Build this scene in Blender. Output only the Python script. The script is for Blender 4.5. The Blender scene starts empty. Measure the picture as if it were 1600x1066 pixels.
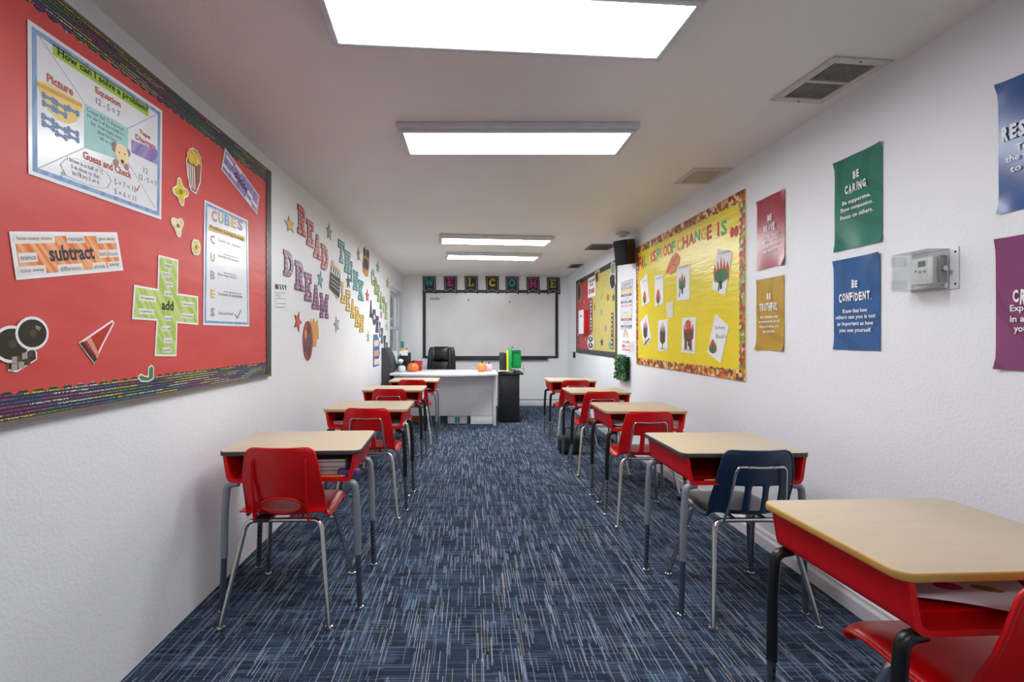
import bpy, bmesh, math, random
from mathutils import Vector, Matrix

random.seed(7)
C = bpy.context.scene
COL = C.collection

# ------------------------------------------------------------------ camera
F = 711.0                    # focal length in pixels of the 1600 px wide frame
VX, VY = 738.0, 528.0        # vanishing point of the room's long axis
CAMZ = 1.24
cam_d = bpy.data.cameras.new('camera')
cam = bpy.data.objects.new('camera', cam_d); COL.objects.link(cam)
cam.location = (0, 0, CAMZ); cam.rotation_euler = (math.pi/2, 0, 0)
cam_d.sensor_width = 36; cam_d.lens = 36*F/1600
cam_d.shift_x = (800-VX)/1600; cam_d.shift_y = (VY-533)/1600
cam_d.clip_start = 0.02
C.camera = cam

# ------------------------------------------------------------------ world, exposure
wd = bpy.data.worlds.new('sky'); C.world = wd; wd.use_nodes = True
bg = wd.node_tree.nodes['Background']
bg.inputs['Color'].default_value = (0.80, 0.90, 1.0, 1); bg.inputs['Strength'].default_value = 5.0
vs = C.view_settings
vs.view_transform = 'Standard'; vs.look = 'None'; vs.gamma = 1; vs.exposure = 0.0
vs.use_curve_mapping = False
C.cycles.use_denoising = True
C.cycles.max_bounces = 10
C.cycles.diffuse_bounces = 6
LAMP = 20.0                  # strength of the ceiling light panels

# ------------------------------------------------------------------ room size
XL, XR, YB, YF, ZC = -1.27, 1.74, 8.30, -2.7, 2.36
WT = 0.15

# ------------------------------------------------------------------ helpers
def lin(c):
    return tuple(((v/255)/12.92 if v/255 <= .04045 else ((v/255+.055)/1.055)**2.4) for v in c)

class NT:
    def __init__(s, m):
        s.t = m.node_tree; s.b = s.t.nodes['Principled BSDF']; s.out = s.t.nodes['Material Output']
    def n(s, typ, **kw):
        nd = s.t.nodes.new(typ)
        for k, v in kw.items():
            if k.startswith('i_'):
                nd.inputs[k[2:].replace('_', ' ')].default_value = v
            else:
                setattr(nd, k, v)
        return nd
    def l(s, a, b): s.t.links.new(a, b)
    def math(s, op, a, b=None, c=None):
        nd = s.n('ShaderNodeMath', operation=op)
        for i, x in enumerate((a, b, c)):
            if x is None: continue
            if isinstance(x, (int, float)): nd.inputs[i].default_value = x
            else: s.l(x, nd.inputs[i])
        return nd.outputs[0]
    def mix(s, fac, a, b):
        nd = s.n('ShaderNodeMix', data_type='RGBA')
        for i, x in ((0, fac), (6, a), (7, b)):
            if isinstance(x, (int, float)): nd.inputs[i].default_value = x
            elif isinstance(x, tuple): nd.inputs[i].default_value = (x[0], x[1], x[2], 1)
            else: s.l(x, nd.inputs[i])
        return nd.outputs[2]
    def coord(s, scale=(1, 1, 1), what='Object', rot=(0, 0, 0)):
        tc = s.n('ShaderNodeTexCoord'); v = tc.outputs[what]
        if any(rot):
            mr = s.n('ShaderNodeMapping'); mr.inputs['Rotation'].default_value = rot; s.l(v, mr.inputs['Vector']); v = mr.outputs[0]
        mp = s.n('ShaderNodeMapping'); mp.inputs['Scale'].default_value = scale; s.l(v, mp.inputs['Vector'])
        return mp.outputs[0]
    def noise(s, vec, scale=1, detail=2, rough=.5):
        nd = s.n('ShaderNodeTexNoise'); nd.inputs['Scale'].default_value = scale
        nd.inputs['Detail'].default_value = detail; nd.inputs['Roughness'].default_value = rough
        s.l(vec, nd.inputs['Vector']); return nd.outputs['Fac']
    def ramp(s, fac, stops, interp='LINEAR'):
        nd = s.n('ShaderNodeValToRGB'); cr = nd.color_ramp; cr.interpolation = interp
        while len(cr.elements) < len(stops): cr.elements.new(.5)
        for e, (p, c) in zip(cr.elements, stops):
            e.position = p; e.color = (c[0], c[1], c[2], 1) if isinstance(c, tuple) else (c, c, c, 1)
        s.l(fac, nd.inputs[0]); return nd.outputs[0]
    def bump(s, h, strength=.2, dist=.002):
        nd = s.n('ShaderNodeBump'); nd.inputs['Strength'].default_value = strength
        nd.inputs['Distance'].default_value = dist
        s.l(h, nd.inputs['Height']); s.l(nd.outputs[0], s.b.inputs['Normal'])

MATS = {}
def mat(name, rgb, rough=.5, metal=0.0, var=.05, vs=14.0, bump=0, bs=60, spec=.5, coat=0):
    """plain procedural material: base colour with slight noise variation; rgb are 0-255 sRGB"""
    if name in MATS: return MATS[name]
    m = bpy.data.materials.new(name); m.use_nodes = True; MATS[name] = m
    t = NT(m); c = lin(rgb)
    if var:
        f = t.noise(t.coord(), vs, 2)
        lo = tuple(x*(1-var) for x in c); hi = tuple(min(1, x*(1+var)) for x in c)
        t.l(t.ramp(f, [(.3, lo), (.7, hi)]), t.b.inputs['Base Color'])
    else:
        t.b.inputs['Base Color'].default_value = (*c, 1)
    t.b.inputs['Roughness'].default_value = rough; t.b.inputs['Metallic'].default_value = metal
    t.b.inputs['Specular IOR Level'].default_value = spec
    if coat: t.b.inputs['Coat Weight'].default_value = coat; t.b.inputs['Coat Roughness'].default_value = .1
    if bump: t.bump(t.noise(t.coord(), bs, 3), bump)
    m.diffuse_color = (*c, 1)
    return m

def newmat(name):
    m = bpy.data.materials.new(name); m.use_nodes = True; MATS[name] = m
    return m, NT(m)

class MB:
    def __init__(s): s.v = []; s.f = []; s.mi = []
    def add(s, vs, fs, m=0):
        o = len(s.v); s.v += [tuple(x) for x in vs]
        for f in fs: s.f.append([o+i for i in f]); s.mi.append(m)
        return s
    def box(s, x0, x1, y0, y1, z0, z1, m=0):
        return s.add([(x0,y0,z0),(x1,y0,z0),(x1,y1,z0),(x0,y1,z0),(x0,y0,z1),(x1,y0,z1),(x1,y1,z1),(x0,y1,z1)],
              [(0,3,2,1),(4,5,6,7),(0,1,5,4),(1,2,6,5),(2,3,7,6),(3,0,4,7)], m)
    def prism(s, pts, z0, z1, m=0, side=None):
        """extrude a closed 2D outline in the xy plane from z0 to z1"""
        a = sum(pts[i][0]*pts[(i+1) % len(pts)][1]-pts[(i+1) % len(pts)][0]*pts[i][1] for i in range(len(pts)))
        if a < 0: pts = pts[::-1]
        n = len(pts)
        s.add([(x, y, z0) for x, y in pts]+[(x, y, z1) for x, y in pts], [list(range(n))[::-1], list(range(n, 2*n))], m)
        o = len(s.v)-2*n
        for i in range(n):
            j = (i+1) % n; s.f.append([o+i, o+j, o+n+j, o+n+i]); s.mi.append(m if side is None else side)
        return s
    def tube(s, path, r, seg=10, m=0, r2=None):
        P = [Vector(p) for p in path]; n = len(P); o = len(s.v)
        t0 = (P[1]-P[0]).normalized()
        up = Vector((0, 0, 1)) if abs(t0.z) < .9 else Vector((1, 0, 0))
        nx = t0.cross(up).normalized()
        for i, p in enumerate(P):
            t = ((P[min(i+1, n-1)]-P[i]).normalized()+(P[i]-P[max(i-1, 0)]).normalized()).normalized()
            nx = (nx-t*nx.dot(t)).normalized(); ny = t.cross(nx)
            rr = r if r2 is None else r+(r2-r)*i/(n-1)
            for k in range(seg):
                a = 2*math.pi*k/seg
                s.v.append(tuple(p+nx*(rr*math.cos(a))+ny*(rr*math.sin(a))))
        for i in range(n-1):
            for k in range(seg):
                j = (k+1) % seg
                s.f.append([o+i*seg+k, o+i*seg+j, o+(i+1)*seg+j, o+(i+1)*seg+k]); s.mi.append(m)
        s.f.append([o+k for k in range(seg)][::-1]); s.mi.append(m)
        s.f.append([o+(n-1)*seg+k for k in range(seg)]); s.mi.append(m)
        return s
    def lathe(s, prof, seg=20, c=(0, 0, 0), m=0, lobes=0, depth=0, sq=1):
        o = len(s.v); n = len(prof)
        for r, z in prof:
            for k in range(seg):
                a = 2*math.pi*k/seg
                rr = r*(1-depth*abs(math.cos(lobes*a/2))**6) if lobes else r
                s.v.append((c[0]+rr*math.cos(a), c[1]+rr*math.sin(a)*sq, c[2]+z))
        for i in range(n-1):
            for k in range(seg):
                j = (k+1) % seg
                s.f.append([o+i*seg+k, o+i*seg+j, o+(i+1)*seg+j, o+(i+1)*seg+k]); s.mi.append(m)
        s.f.append([o+k for k in range(seg)][::-1]); s.mi.append(m)
        s.f.append([o+(n-1)*seg+k for k in range(seg)]); s.mi.append(m)
        return s
    def mesh(s, name, mats, smooth=None, bev=0, bseg=2):
        me = bpy.data.meshes.new(name); me.from_pydata(s.v, [], s.f)
        if not isinstance(mats, (list, tuple)): mats = [mats]
        for m in mats: me.materials.append(m)
        me.polygons.foreach_set('material_index', s.mi); me.update()
        if bev:
            bm = bmesh.new(); bm.from_mesh(me)
            ed = [e for e in bm.edges if len(e.link_faces) == 2 and e.calc_face_angle(0) > .5]
            bmesh.ops.bevel(bm, geom=ed, offset=bev, segments=bseg, affect='EDGES', profile=.5, clamp_overlap=True)
            bm.to_mesh(me); bm.free()
        if smooth or bev:
            me.polygons.foreach_set('use_smooth', [True]*len(me.polygons))
            me.set_sharp_from_angle(angle=math.radians(smooth or 40))
        return me
    def build(s, name, mats, parent=None, smooth=None, bev=0, bseg=2, loc=None):
        return link(name, s.mesh(name, mats, smooth, bev, bseg), parent, loc)

def link(name, me, parent=None, loc=None, rot=None):
    o = bpy.data.objects.new(name, me); COL.objects.link(o)
    if parent: o.parent = parent
    if loc is not None: o.location = loc
    if rot is not None: o.rotation_euler = rot
    return o

def tag(o, label, cat, group=None, kind=None):
    o['label'] = label; o['category'] = cat
    if group: o['group'] = group
    if kind: o['kind'] = kind
    return o

def thing(name, label, cat, loc=(0, 0, 0), rz=0, group=None):
    o = bpy.data.objects.new(name, None); COL.objects.link(o)
    o.location = loc; o.rotation_euler = (0, 0, rz); o.empty_display_size = .05
    return tag(o, label, cat, group)

def struct(o): o['kind'] = 'structure'; return o

def fillet(pts, r, n=6):
    """round the inner corners of a polyline"""
    P = [Vector(p) for p in pts]; out = [P[0]]
    for i in range(1, len(P)-1):
        a, b, c = P[i-1], P[i], P[i+1]
        d1 = (a-b); d2 = (c-b); k = min(r, d1.length*.49, d2.length*.49)
        p, q = b+d1.normalized()*k, b+d2.normalized()*k
        for j in range(n+1):
            t = j/n; out.append(p*(1-t)**2+b*2*t*(1-t)+q*t*t)
    out.append(P[-1]); return out

def rrect(x0, x1, y0, y1, r, n=5):
    out = []
    for cx, cy, a0 in ((x1-r, y0+r, -90), (x1-r, y1-r, 0), (x0+r, y1-r, 90), (x0+r, y0+r, 180)):
        for k in range(n+1):
            a = math.radians(a0+90*k/n); out.append((cx+r*math.cos(a), cy+r*math.sin(a)))
    return out
def rect(x0, x1, y0, y1): return [(x0, y0), (x1, y0), (x1, y1), (x0, y1)]
def ell(cx, cy, a, b, n=20, rot=0):
    return [(cx+a*math.cos(t)*math.cos(rot)-b*math.sin(t)*math.sin(rot), cy+a*math.cos(t)*math.sin(rot)+b*math.sin(t)*math.cos(rot))
            for t in [2*math.pi*k/n for k in range(n)]]
def star(cx, cy, r, rot=0, k=.45):
    return [(cx+(r if i % 2 == 0 else r*k)*math.cos(math.pi/2+rot+i*math.pi/5), cy+(r if i % 2 == 0 else r*k)*math.sin(math.pi/2+rot+i*math.pi/5)) for i in range(10)]

# ---- lettering -------------------------------------------------------------
TXT = {}
def text_data(s, bold=0.0):
    """vertices and faces of a text, normalised: bbox centred at 0, returns (verts, faces, w, h)"""
    key = (s, bold)
    if key in TXT: return TXT[key]
    cu = bpy.data.curves.new('t', 'FONT'); cu.body = s; cu.size = 1; cu.align_x = 'CENTER'
    cu.resolution_u = 2; cu.offset = bold; cu.space_line = .95
    o = bpy.data.objects.new('t', cu); COL.objects.link(o)
    dg = bpy.context.evaluated_depsgraph_get(); dg.update()
    me = bpy.data.meshes.new_from_object(o.evaluated_get(dg))
    v = [tuple(x.co) for x in me.vertices]; f = [list(p.vertices) for p in me.polygons]
    bpy.data.objects.remove(o); bpy.data.curves.remove(cu); bpy.data.meshes.remove(me)
    xs = [p[0] for p in v]; ys = [p[1] for p in v]
    cx, cy = (min(xs)+max(xs))/2, (min(ys)+max(ys))/2
    r = ([(x-cx, y-cy) for x, y, z in v], f, max(xs)-min(xs), max(ys)-min(ys))
    TXT[key] = r
    return r

def text_mb(mb, s, cx, cy, w=None, h=None, z=0, bold=0, rot=0, m=0):
    v, f, tw, th = text_data(s, bold)
    sx = w/tw if w else h/th
    sy = h/th if h else sx
    if not w: sx = sy
    c, q = math.cos(rot), math.sin(rot)
    mb.add([(cx+x*sx*c-y*sy*q, cy+x*sx*q+y*sy*c, z) for x, y in v], f, m)
    return mb

# ---- slab-serif display letters, unit height, outlines as overlapping bars ---
def bar(x0, y0, x1, y1, t):
    d = Vector((x1-x0, y1-y0)); n = Vector((-d.y, d.x)).normalized()*t/2
    return [(x0+n.x, y0+n.y), (x0-n.x, y0-n.y), (x1-n.x, y1-n.y), (x1+n.x, y1+n.y)]
def arc(cx, cy, rx, ry, a0, a1, t, n=10):
    o = []; i = []
    for k in range(n+1):
        a = math.radians(a0+(a1-a0)*k/n)
        o.append((cx+rx*math.cos(a), cy+ry*math.sin(a))); i.append((cx+(rx-t)*math.cos(a), cy+(ry-t)*math.sin(a)))
    return [[o[k], o[k+1], i[k+1], i[k]] for k in range(n)]
def slab(ch, g=0.0):
    """list of convex polygons for a letter, width .8 height 1, grown by g"""
    t = .22+2*g; s = .16+2*g; P = []
    R = lambda x0, x1, y0, y1: P.append(rect(x0-g, x1+g, y0-g, y1+g))
    def serif(x, y, w=.30): R(x-w/2, x+w/2, y, y+.16)
    if ch in 'RDEL' or ch in 'H' or ch in 'TI' or ch in 'K' or ch in 'N' or ch in 'M':
        if ch not in 'TIMN':
            R(.10, .32, 0, 1); R(0, .42, 0, .15); R(0, .42, .85, 1)
    if ch == 'R':
        P += arc(.42, .72, .34+g, .28+g, -90, 90, .2+2*g); R(.3, .45, .86, 1); R(.3, .45, .44, .57)
        P.append(bar(.45, .5, .66, .05, t)); R(.52, .82, 0, .15)
    elif ch == 'D':
        P += arc(.35, .5, .45+g, .5+g, -90, 90, .2+2*g, 14); R(.3, .4, .85, 1); R(.3, .4, 0, .15)
    elif ch == 'E':
        R(.1, .75, .85, 1); R(.1, .75, 0, .15); R(.62, .75, .7, 1); R(.62, .75, 0, .3); R(.3, .58, .43, .57); R(.47, .58, .36, .64)
    elif ch == 'L':
        R(.1, .75, 0, .15); R(.6, .75, 0, .36)
    elif ch == 'A':
        P.append(bar(.17, .05, .38, .95, t*.9)); P.append(bar(.63, .05, .42, .95, t*.9)); R(.25, .55, .27, .4)
        R(.0, .32, 0, .15); R(.48, .8, 0, .15); R(.28, .52, .86, 1)
    elif ch == 'H':
        R(.54, .76, 0, 1); R(.44, .86, 0, .15); R(.44, .86, .85, 1); R(.2, .6, .42, .58)
    elif ch == 'T':
        R(.3, .52, 0, 1); R(.18, .64, 0, .15); R(0, .82, .85, 1); R(0, .13, .66, 1); R(.69, .82, .66, 1)
    elif ch == 'I':
        R(.3, .52, 0, 1); R(.18, .64, 0, .15); R(.18, .64, .85, 1)
    elif ch == 'N':
        R(.08, .25, 0, 1); R(.58, .75, 0, 1); P.append(bar(.15, .95, .68, .05, t*.9)); R(0, .34, 0, .14); R(0, .28, .86, 1); R(.48, .84, .86, 1)
    elif ch == 'M':
        R(.08, .24, 0, 1); R(.68, .84, 0, 1); P.append(bar(.16, .95, .46, .25, t*.85)); P.append(bar(.76, .95, .46, .25, t*.85))
        R(0, .34, 0, .14); R(.58, .92, 0, .14); R(0, .24, .86, 1); R(.68, .92, .86, 1)
    elif ch == 'K':
        P.append(bar(.3, .42, .66, .92, t*.9)); P.append(bar(.38, .55, .68, .06, t)); R(.5, .82, .86, 1); R(.5, .84, 0, .15)
    elif ch == 'C':
        P += arc(.42, .5, .42+g, .5+g, 45, 315, .22+2*g, 16); R(.62, .76, .62, .96); R(.62, .76, .08, .34)
    elif ch == 'O':
        P += arc(.42, .5, .42+g, .5+g, 0, 360, .23+2*g, 22)
    elif ch == 'V':
        P.append(bar(.14, .95, .38, .05, t)); P.append(bar(.66, .95, .42, .05, t)); R(0, .34, .86, 1); R(.48, .82, .86, 1)
    elif ch == 'W':
        for a, b, y0, y1 in ((.1, .28, .95, .04), (.28, .5, .04, .8), (.5, .72, .8, .04), (.72, .9, .04, .95)): P.append(bar(a, y0, b, y1, t*.8))
        R(-.02, .26, .86, 1); R(.74, 1.02, .86, 1)
    return P
def slab_w(ch): return {'M': .92, 'W': 1.02, 'H': .86, 'C': .78, 'I': .82}.get(ch, .82)

# ---- walls as drawing planes: u runs along the wall, v is height, w stands out ----
class Wall:
    def __init__(s, kind): s.k = kind
    def at(s, px, py):
        """room position (u, v) of a measured photograph point that lies on this wall"""
        if s.k == 'L': d = F*XL/(px-VX); return (d, CAMZ+(VY-py)*d/F)
        if s.k == 'R': d = F*XR/(px-VX); return (-d, CAMZ+(VY-py)*d/F)
        d = YB; return ((px-VX)*d/F, CAMZ+(VY-py)*d/F)
    def matrix(s, u, v, w):
        if s.k == 'L': return Matrix(((0,0,1,XL+w),(1,0,0,u),(0,1,0,v),(0,0,0,1)))
        if s.k == 'R': return Matrix(((0,0,-1,XR-w),(-1,0,0,-u),(0,1,0,v),(0,0,0,1)))
        return Matrix(((1,0,0,u),(0,0,-1,YB-w),(0,1,0,v),(0,0,0,1)))
WL, WR, WB = Wall('L'), Wall('R'), Wall('B')
ORG = {}
ROT = {}
def wthing(name, W, uv, mats, label, cat, w0=.001, thick=.0015, group=None, mesh=None, rot=0):
    """flat thing on a wall from an absolute (u, v) outline"""
    us = [p[0] for p in uv]; vv = [p[1] for p in uv]
    u0, v0 = (min(us)+max(us))/2, (min(vv)+max(vv))/2
    if mesh is None:
        mb = MB().prism([(u-u0, v-v0) for u, v in uv], 0, thick)
        mesh = mb.mesh(name, mats)
    o = link(name, mesh); o.matrix_world = W.matrix(u0, v0, w0)
    ORG[o.name] = (u0, v0, thick)
    return tag(o, label, cat, group)
def wpart(par, name, uv, m, lift=.0005, th=.0004):
    u0, v0, t = ORG[par.name]
    polys = uv if isinstance(uv[0][0], (tuple, list)) else [uv]
    mb = MB()
    for i, p in enumerate(polys): mb.prism([(u-u0, v-v0) for u, v in p], t+lift-th, t+lift+i*5e-5)
    return mb.build(name, m, par)
def wtext(par, s, u, v, m, w=None, h=None, bold=0, rot=0, lift=.001, name='lettering'):
    u0, v0, t = ORG[par.name]
    return text_mb(MB(), s, u-u0, v-v0, w, h, t+lift, bold, rot).build(name, m, par)
def wlines(par, rows, m, lift=.001, bold=0, name='lettering'):
    """several lines of print as one part: rows of (text, u, v, w, h)"""
    u0, v0, t = ORG[par.name]; mb = MB()
    for s, u, v, w, h in rows: text_mb(mb, s, u-u0, v-v0, w, h, t+lift, bold)
    return mb.build(name, m, par)
def px(W, pts, sx=1, ox=0, oy=0): return [W.at(ox+x/sx, oy+y/sx) for x, y in pts]
# ------------------------------------------------------------------ special materials
def make_wall_paint(name, rgb):
    m, t = newmat(name); c = lin(rgb)
    f = t.noise(t.coord(what='Object'), 1.3, 3)
    t.l(t.ramp(f, [(.3, tuple(x*.965 for x in c)), (.7, tuple(min(1, x*1.02) for x in c))]), t.b.inputs['Base Color'])
    t.b.inputs['Roughness'].default_value = .42; t.b.inputs['Specular IOR Level'].default_value = .4
    h1 = t.noise(t.coord(), 85, 3, .55); h2 = t.noise(t.coord(), 26, 2)
    t.bump(t.math('ADD', h1, t.math('MULTIPLY', h2, .6)), .55, .0035)
    return m
M_WALL = make_wall_paint('wall_paint', (236, 238, 242))
M_CEIL = make_wall_paint('ceiling_paint', (240, 234, 229))
M_BACKW = make_wall_paint('wall_paint_smooth', (238, 239, 241))

m, t = newmat('carpet'); M_CARPET = m
sx = t.n('ShaderNodeSeparateXYZ'); tcc = t.n('ShaderNodeTexCoord'); t.l(tcc.outputs['Object'], sx.inputs[0])
CX, CY = sx.outputs[0], sx.outputs[1]
def strokes(u, v, cw, seg, thr, off):
    """random dashes of yarn: columns cw wide, dashes about seg long; returns (mask, random)"""
    col = t.math('FLOOR', t.math('DIVIDE', t.math('ADD', u, off), cw))
    w1 = t.n('ShaderNodeTexWhiteNoise', noise_dimensions='1D'); t.l(col, w1.inputs['W'])
    sg = t.math('FLOOR', t.math('ADD', t.math('DIVIDE', v, seg), t.math('MULTIPLY', w1.outputs['Value'], 17.3)))
    cbn = t.n('ShaderNodeCombineXYZ'); t.l(col, cbn.inputs[0]); t.l(sg, cbn.inputs[1])
    w2 = t.n('ShaderNodeTexWhiteNoise', noise_dimensions='2D'); t.l(cbn.outputs[0], w2.inputs['Vector'])
    s2 = t.n('ShaderNodeSeparateColor'); t.l(w2.outputs['Color'], s2.inputs[0])
    return t.math('GREATER_THAN', s2.outputs[0], thr), s2.outputs[1]
_, blk = strokes(CX, CY, .10, .055, 2.0, .3)
_, blk2 = strokes(CY, CX, .05, .16, 2.0, .7)
base = t.ramp(t.math('MULTIPLY_ADD', blk, .5, t.math('MULTIPLY', blk2, .5)), [(.1, lin((40, 48, 64))), (.5, lin((52, 64, 84))), (.9, lin((68, 84, 108)))])
rib = t.math('SINE', t.math('MULTIPLY', CX, 2*math.pi/.0052)); rib2 = t.math('SINE', t.math('MULTIPLY', CY, 2*math.pi/.0064))
ribf = t.math('MULTIPLY_ADD', t.math('ADD', rib, t.math('MULTIPLY', rib2, .7)), .20, .30)
base = t.mix(ribf, base, lin((24, 29, 40)))
patx = t.noise(t.coord((4.5, 11, 1)), 1, 1)
mC, rC = strokes(CY, CX, .0044, .16, .66, .1)
col = t.mix(t.math('MULTIPLY', t.math('MULTIPLY', mC, t.ramp(patx, [(.40, .25), (.56, 1.0)])), t.math('MULTIPLY_ADD', rC, .35, .2)), base, lin((104, 124, 150)))
mB, rB = strokes(CX, CY, .0075, .075, .945, .2)
col = t.mix(t.math('MULTIPLY', mB, t.math('MULTIPLY_ADD', rB, .4, .3)), col, lin((122, 146, 174)))
mA, rA = strokes(CX, CY, .0031, .15, .855, .05)
acol = t.ramp(rA, [(.0, lin((112, 132, 158))), (.35, lin((140, 156, 178))), (.6, lin((176, 184, 194))), (.82, lin((160, 150, 136)))], 'CONSTANT')
col = t.mix(t.math('MULTIPLY', mA, .72), col, acol)
t.l(col, t.b.inputs['Base Color'])
t.b.inputs['Roughness'].default_value = .95; t.b.inputs['Specular IOR Level'].default_value = .12
t.bump(t.math('ADD', t.math('ADD', rib, rib2), t.math('MULTIPLY', mA, 1.5)), .5, .0015)

m, t = newmat('red_desk_plastic'); M_REDBOX = m
f = t.noise(t.coord(), 30, 3)
t.l(t.ramp(f, [(.3, lin((206, 4, 14))), (.7, lin((216, 6, 18)))]), t.b.inputs['Base Color'])
t.b.inputs['Roughness'].default_value = .45; t.b.inputs['Specular IOR Level'].default_value = .3
t.bump(t.noise(t.coord(), 400, 1), .08, .001)
M_REDSEAT = mat('red_chair_plastic', (200, 4, 12), .32, var=.06, vs=20, bump=.05, bs=300)
M_NAVYSEAT = mat('navy_chair_plastic', (20, 48, 78), .3, var=.06, vs=20, bump=.05, bs=300)
m, t = newmat('tan_laminate'); M_TAN = m
f = t.noise(t.coord((3, 60, 1)), 1, 4, .6)
t.l(t.ramp(f, [(.3, lin((199, 180, 154))), (.7, lin((205, 187, 161)))]), t.b.inputs['Base Color'])
t.b.inputs['Roughness'].default_value = .36
M_EDGEDK = mat('charcoal_edge', (62, 62, 64), .5)
M_EDGEGOLD = mat('golden_edge', (190, 148, 72), .4)
M_EDGETAN = mat('tan_edge', (182, 156, 112), .45)
M_CHROME = mat('chrome', (205, 203, 198), .16, 1.0, var=.03)
M_GREYLEG = mat('grey_leg_paint', (140, 145, 153), .35, .25)
M_BLACKLEG = mat('black_leg_paint', (20, 21, 24), .32)
M_DKINSERT = mat('slate_leg_insert', (70, 80, 94), .4, .3)
M_PERF = mat('steel_insert', (150, 152, 156), .3, .8)
M_HOLE = mat('dark_hole', (14, 14, 16), .8)
M_PAPER = mat('white_paper', (236, 237, 240), .55, var=.02)
M_PAPERGLOSS = mat('laminated_paper', (232, 234, 238), .22, var=.02, spec=.6)
M_BLACK = mat('black_print', (24, 24, 28), .5)
M_WHITEP = mat('white_print', (240, 240, 242), .5, var=0)
M_INK = mat('grey_ink', (110, 112, 120), .6)
M_WHITE = mat('white_laminate', (226, 227, 230), .35, var=.02)
M_BLACKW = mat('black_woodgrain', (21, 22, 25), .5, var=.3, vs=40)
M_LEATHER = mat('black_leather', (15, 15, 17), .36, var=.1, bump=.25, bs=180, spec=.4)
M_FRAMEGREY = mat('aluminium_frame', (168, 170, 176), .4, .3)
M_LIGHTBODY = mat('light_body_paint', (216, 217, 222), .4)
M_VENT = mat('vent_white', (208, 203, 200), .45)
M_VINYL = mat('window_vinyl', (214, 215, 222), .4)

def emis(name, rgb, st):
    m, t = newmat(name); t.b.inputs['Emission Color'].default_value = (*rgb, 1)
    t.b.inputs['Emission Strength'].default_value = st; t.b.inputs['Base Color'].default_value = (.9, .9, .9, 1)
    return m
M_LAMP = emis('light_diffuser', (.965, .985, 1.0), LAMP)

def clear(name, tint=(1, 1, 1), refl=.9):
    m, t = newmat(name)
    tr = t.n('ShaderNodeBsdfTransparent'); tr.inputs[0].default_value = (*tint, 1)
    gl = t.n('ShaderNodeBsdfGlossy'); gl.inputs['Roughness'].default_value = .05
    lw = t.n('ShaderNodeFresnel'); lw.inputs[0].default_value = 1.35
    mx = t.n('ShaderNodeMixShader')
    t.l(t.math('MULTIPLY', lw.outputs[0], refl), mx.inputs[0]); t.l(tr.outputs[0], mx.inputs[1]); t.l(gl.outputs[0], mx.inputs[2])
    t.l(mx.outputs[0], t.out.inputs[0])
    return m
M_GLASS = clear('window_glass', (.93, .95, .93))
M_CLEAR = clear('clear_plastic', (.95, .96, .96), .6)

def dots(name, rgb, dot, k=28, r=.24, rough=.4):
    m, t = newmat(name); v = t.coord((k, k, 0))
    fr = t.n('ShaderNodeVectorMath', operation='FRACTION'); t.l(v, fr.inputs[0])
    sb = t.n('ShaderNodeVectorMath', operation='SUBTRACT'); t.l(fr.outputs[0], sb.inputs[0]); sb.inputs[1].default_value = (.5, .5, 0)
    ln = t.n('ShaderNodeVectorMath', operation='LENGTH'); t.l(sb.outputs[0], ln.inputs[0])
    t.l(t.mix(t.math('LESS_THAN', ln.outputs['Value'], r), lin(rgb), lin(dot)), t.b.inputs['Base Color'])
    t.b.inputs['Roughness'].default_value = rough
    return m
def hatch(name, a, b, k=60, ang=.6, rough=.4):
    m, t = newmat(name)
    f = t.noise(t.coord((k, 2.5, 1), rot=(0, 0, ang)), 1, 2)
    t.l(t.ramp(f, [(.42, lin(a)), (.58, lin(b))]), t.b.inputs['Base Color']); t.b.inputs['Roughness'].default_value = rough
    return m
def cells(name, cols, scale=45, rough=.45):
    m, t = newmat(name)
    vo = t.n('ShaderNodeTexVoronoi'); vo.inputs['Scale'].default_value = scale; t.l(t.coord(), vo.inputs['Vector'])
    sp = t.n('ShaderNodeSeparateColor'); t.l(vo.outputs['Color'], sp.inputs[0])
    n = len(cols)
    c = t.ramp(sp.outputs[0], [(i/n, lin(x)) for i, x in enumerate(cols)], 'CONSTANT')
    c2 = t.mix(t.ramp(vo.outputs['Distance'], [(.0, .0), (.55, .0), (.8, .45)]), c, lin((120, 60, 20)))
    t.l(c2, t.b.inputs['Base Color']); t.b.inputs['Roughness'].default_value = rough
    return m
M_FALLTOP = cells('pumpkin_border_print', [(214, 130, 40), (150, 78, 30), (222, 170, 90), (120, 50, 24), (236, 206, 160), (196, 96, 28), (90, 80, 70)], 34)
M_FALLSIDE = cells('leaf_border_print', [(190, 40, 48), (88, 150, 70), (214, 120, 50), (176, 30, 60), (140, 176, 84), (226, 190, 170), (160, 40, 36)], 42)

m, t = newmat('word_border_print'); M_WORDS = m      # rows of coloured print on a charcoal strip
sp = t.n('ShaderNodeSeparateXYZ'); t.l(t.coord(), sp.inputs[0])
rowf = t.math('MULTIPLY', sp.outputs[1], 95.0); row = t.math('FLOOR', rowf); rfr = t.math('FRACT', rowf)
cell = t.math('FLOOR', t.math('ADD', t.math('MULTIPLY', sp.outputs[0], 8.0), t.math('MULTIPLY', row, 3.71)))
cb = t.n('ShaderNodeCombineXYZ'); t.l(cell, cb.inputs[0]); t.l(row, cb.inputs[1])
wn = t.n('ShaderNodeTexWhiteNoise', noise_dimensions='2D'); t.l(cb.outputs[0], wn.inputs['Vector'])
pal = [(150, 70, 160), (222, 214, 90), (60, 150, 170), (110, 170, 80), (220, 222, 226), (70, 110, 180), (190, 80, 150), (226, 216, 120)]
c = t.ramp(wn.outputs['Value'], [(i/len(pal), lin(x)) for i, x in enumerate(pal)], 'CONSTANT')
nz = t.noise(t.coord((300, 150, 1)), 1, 1)
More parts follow.
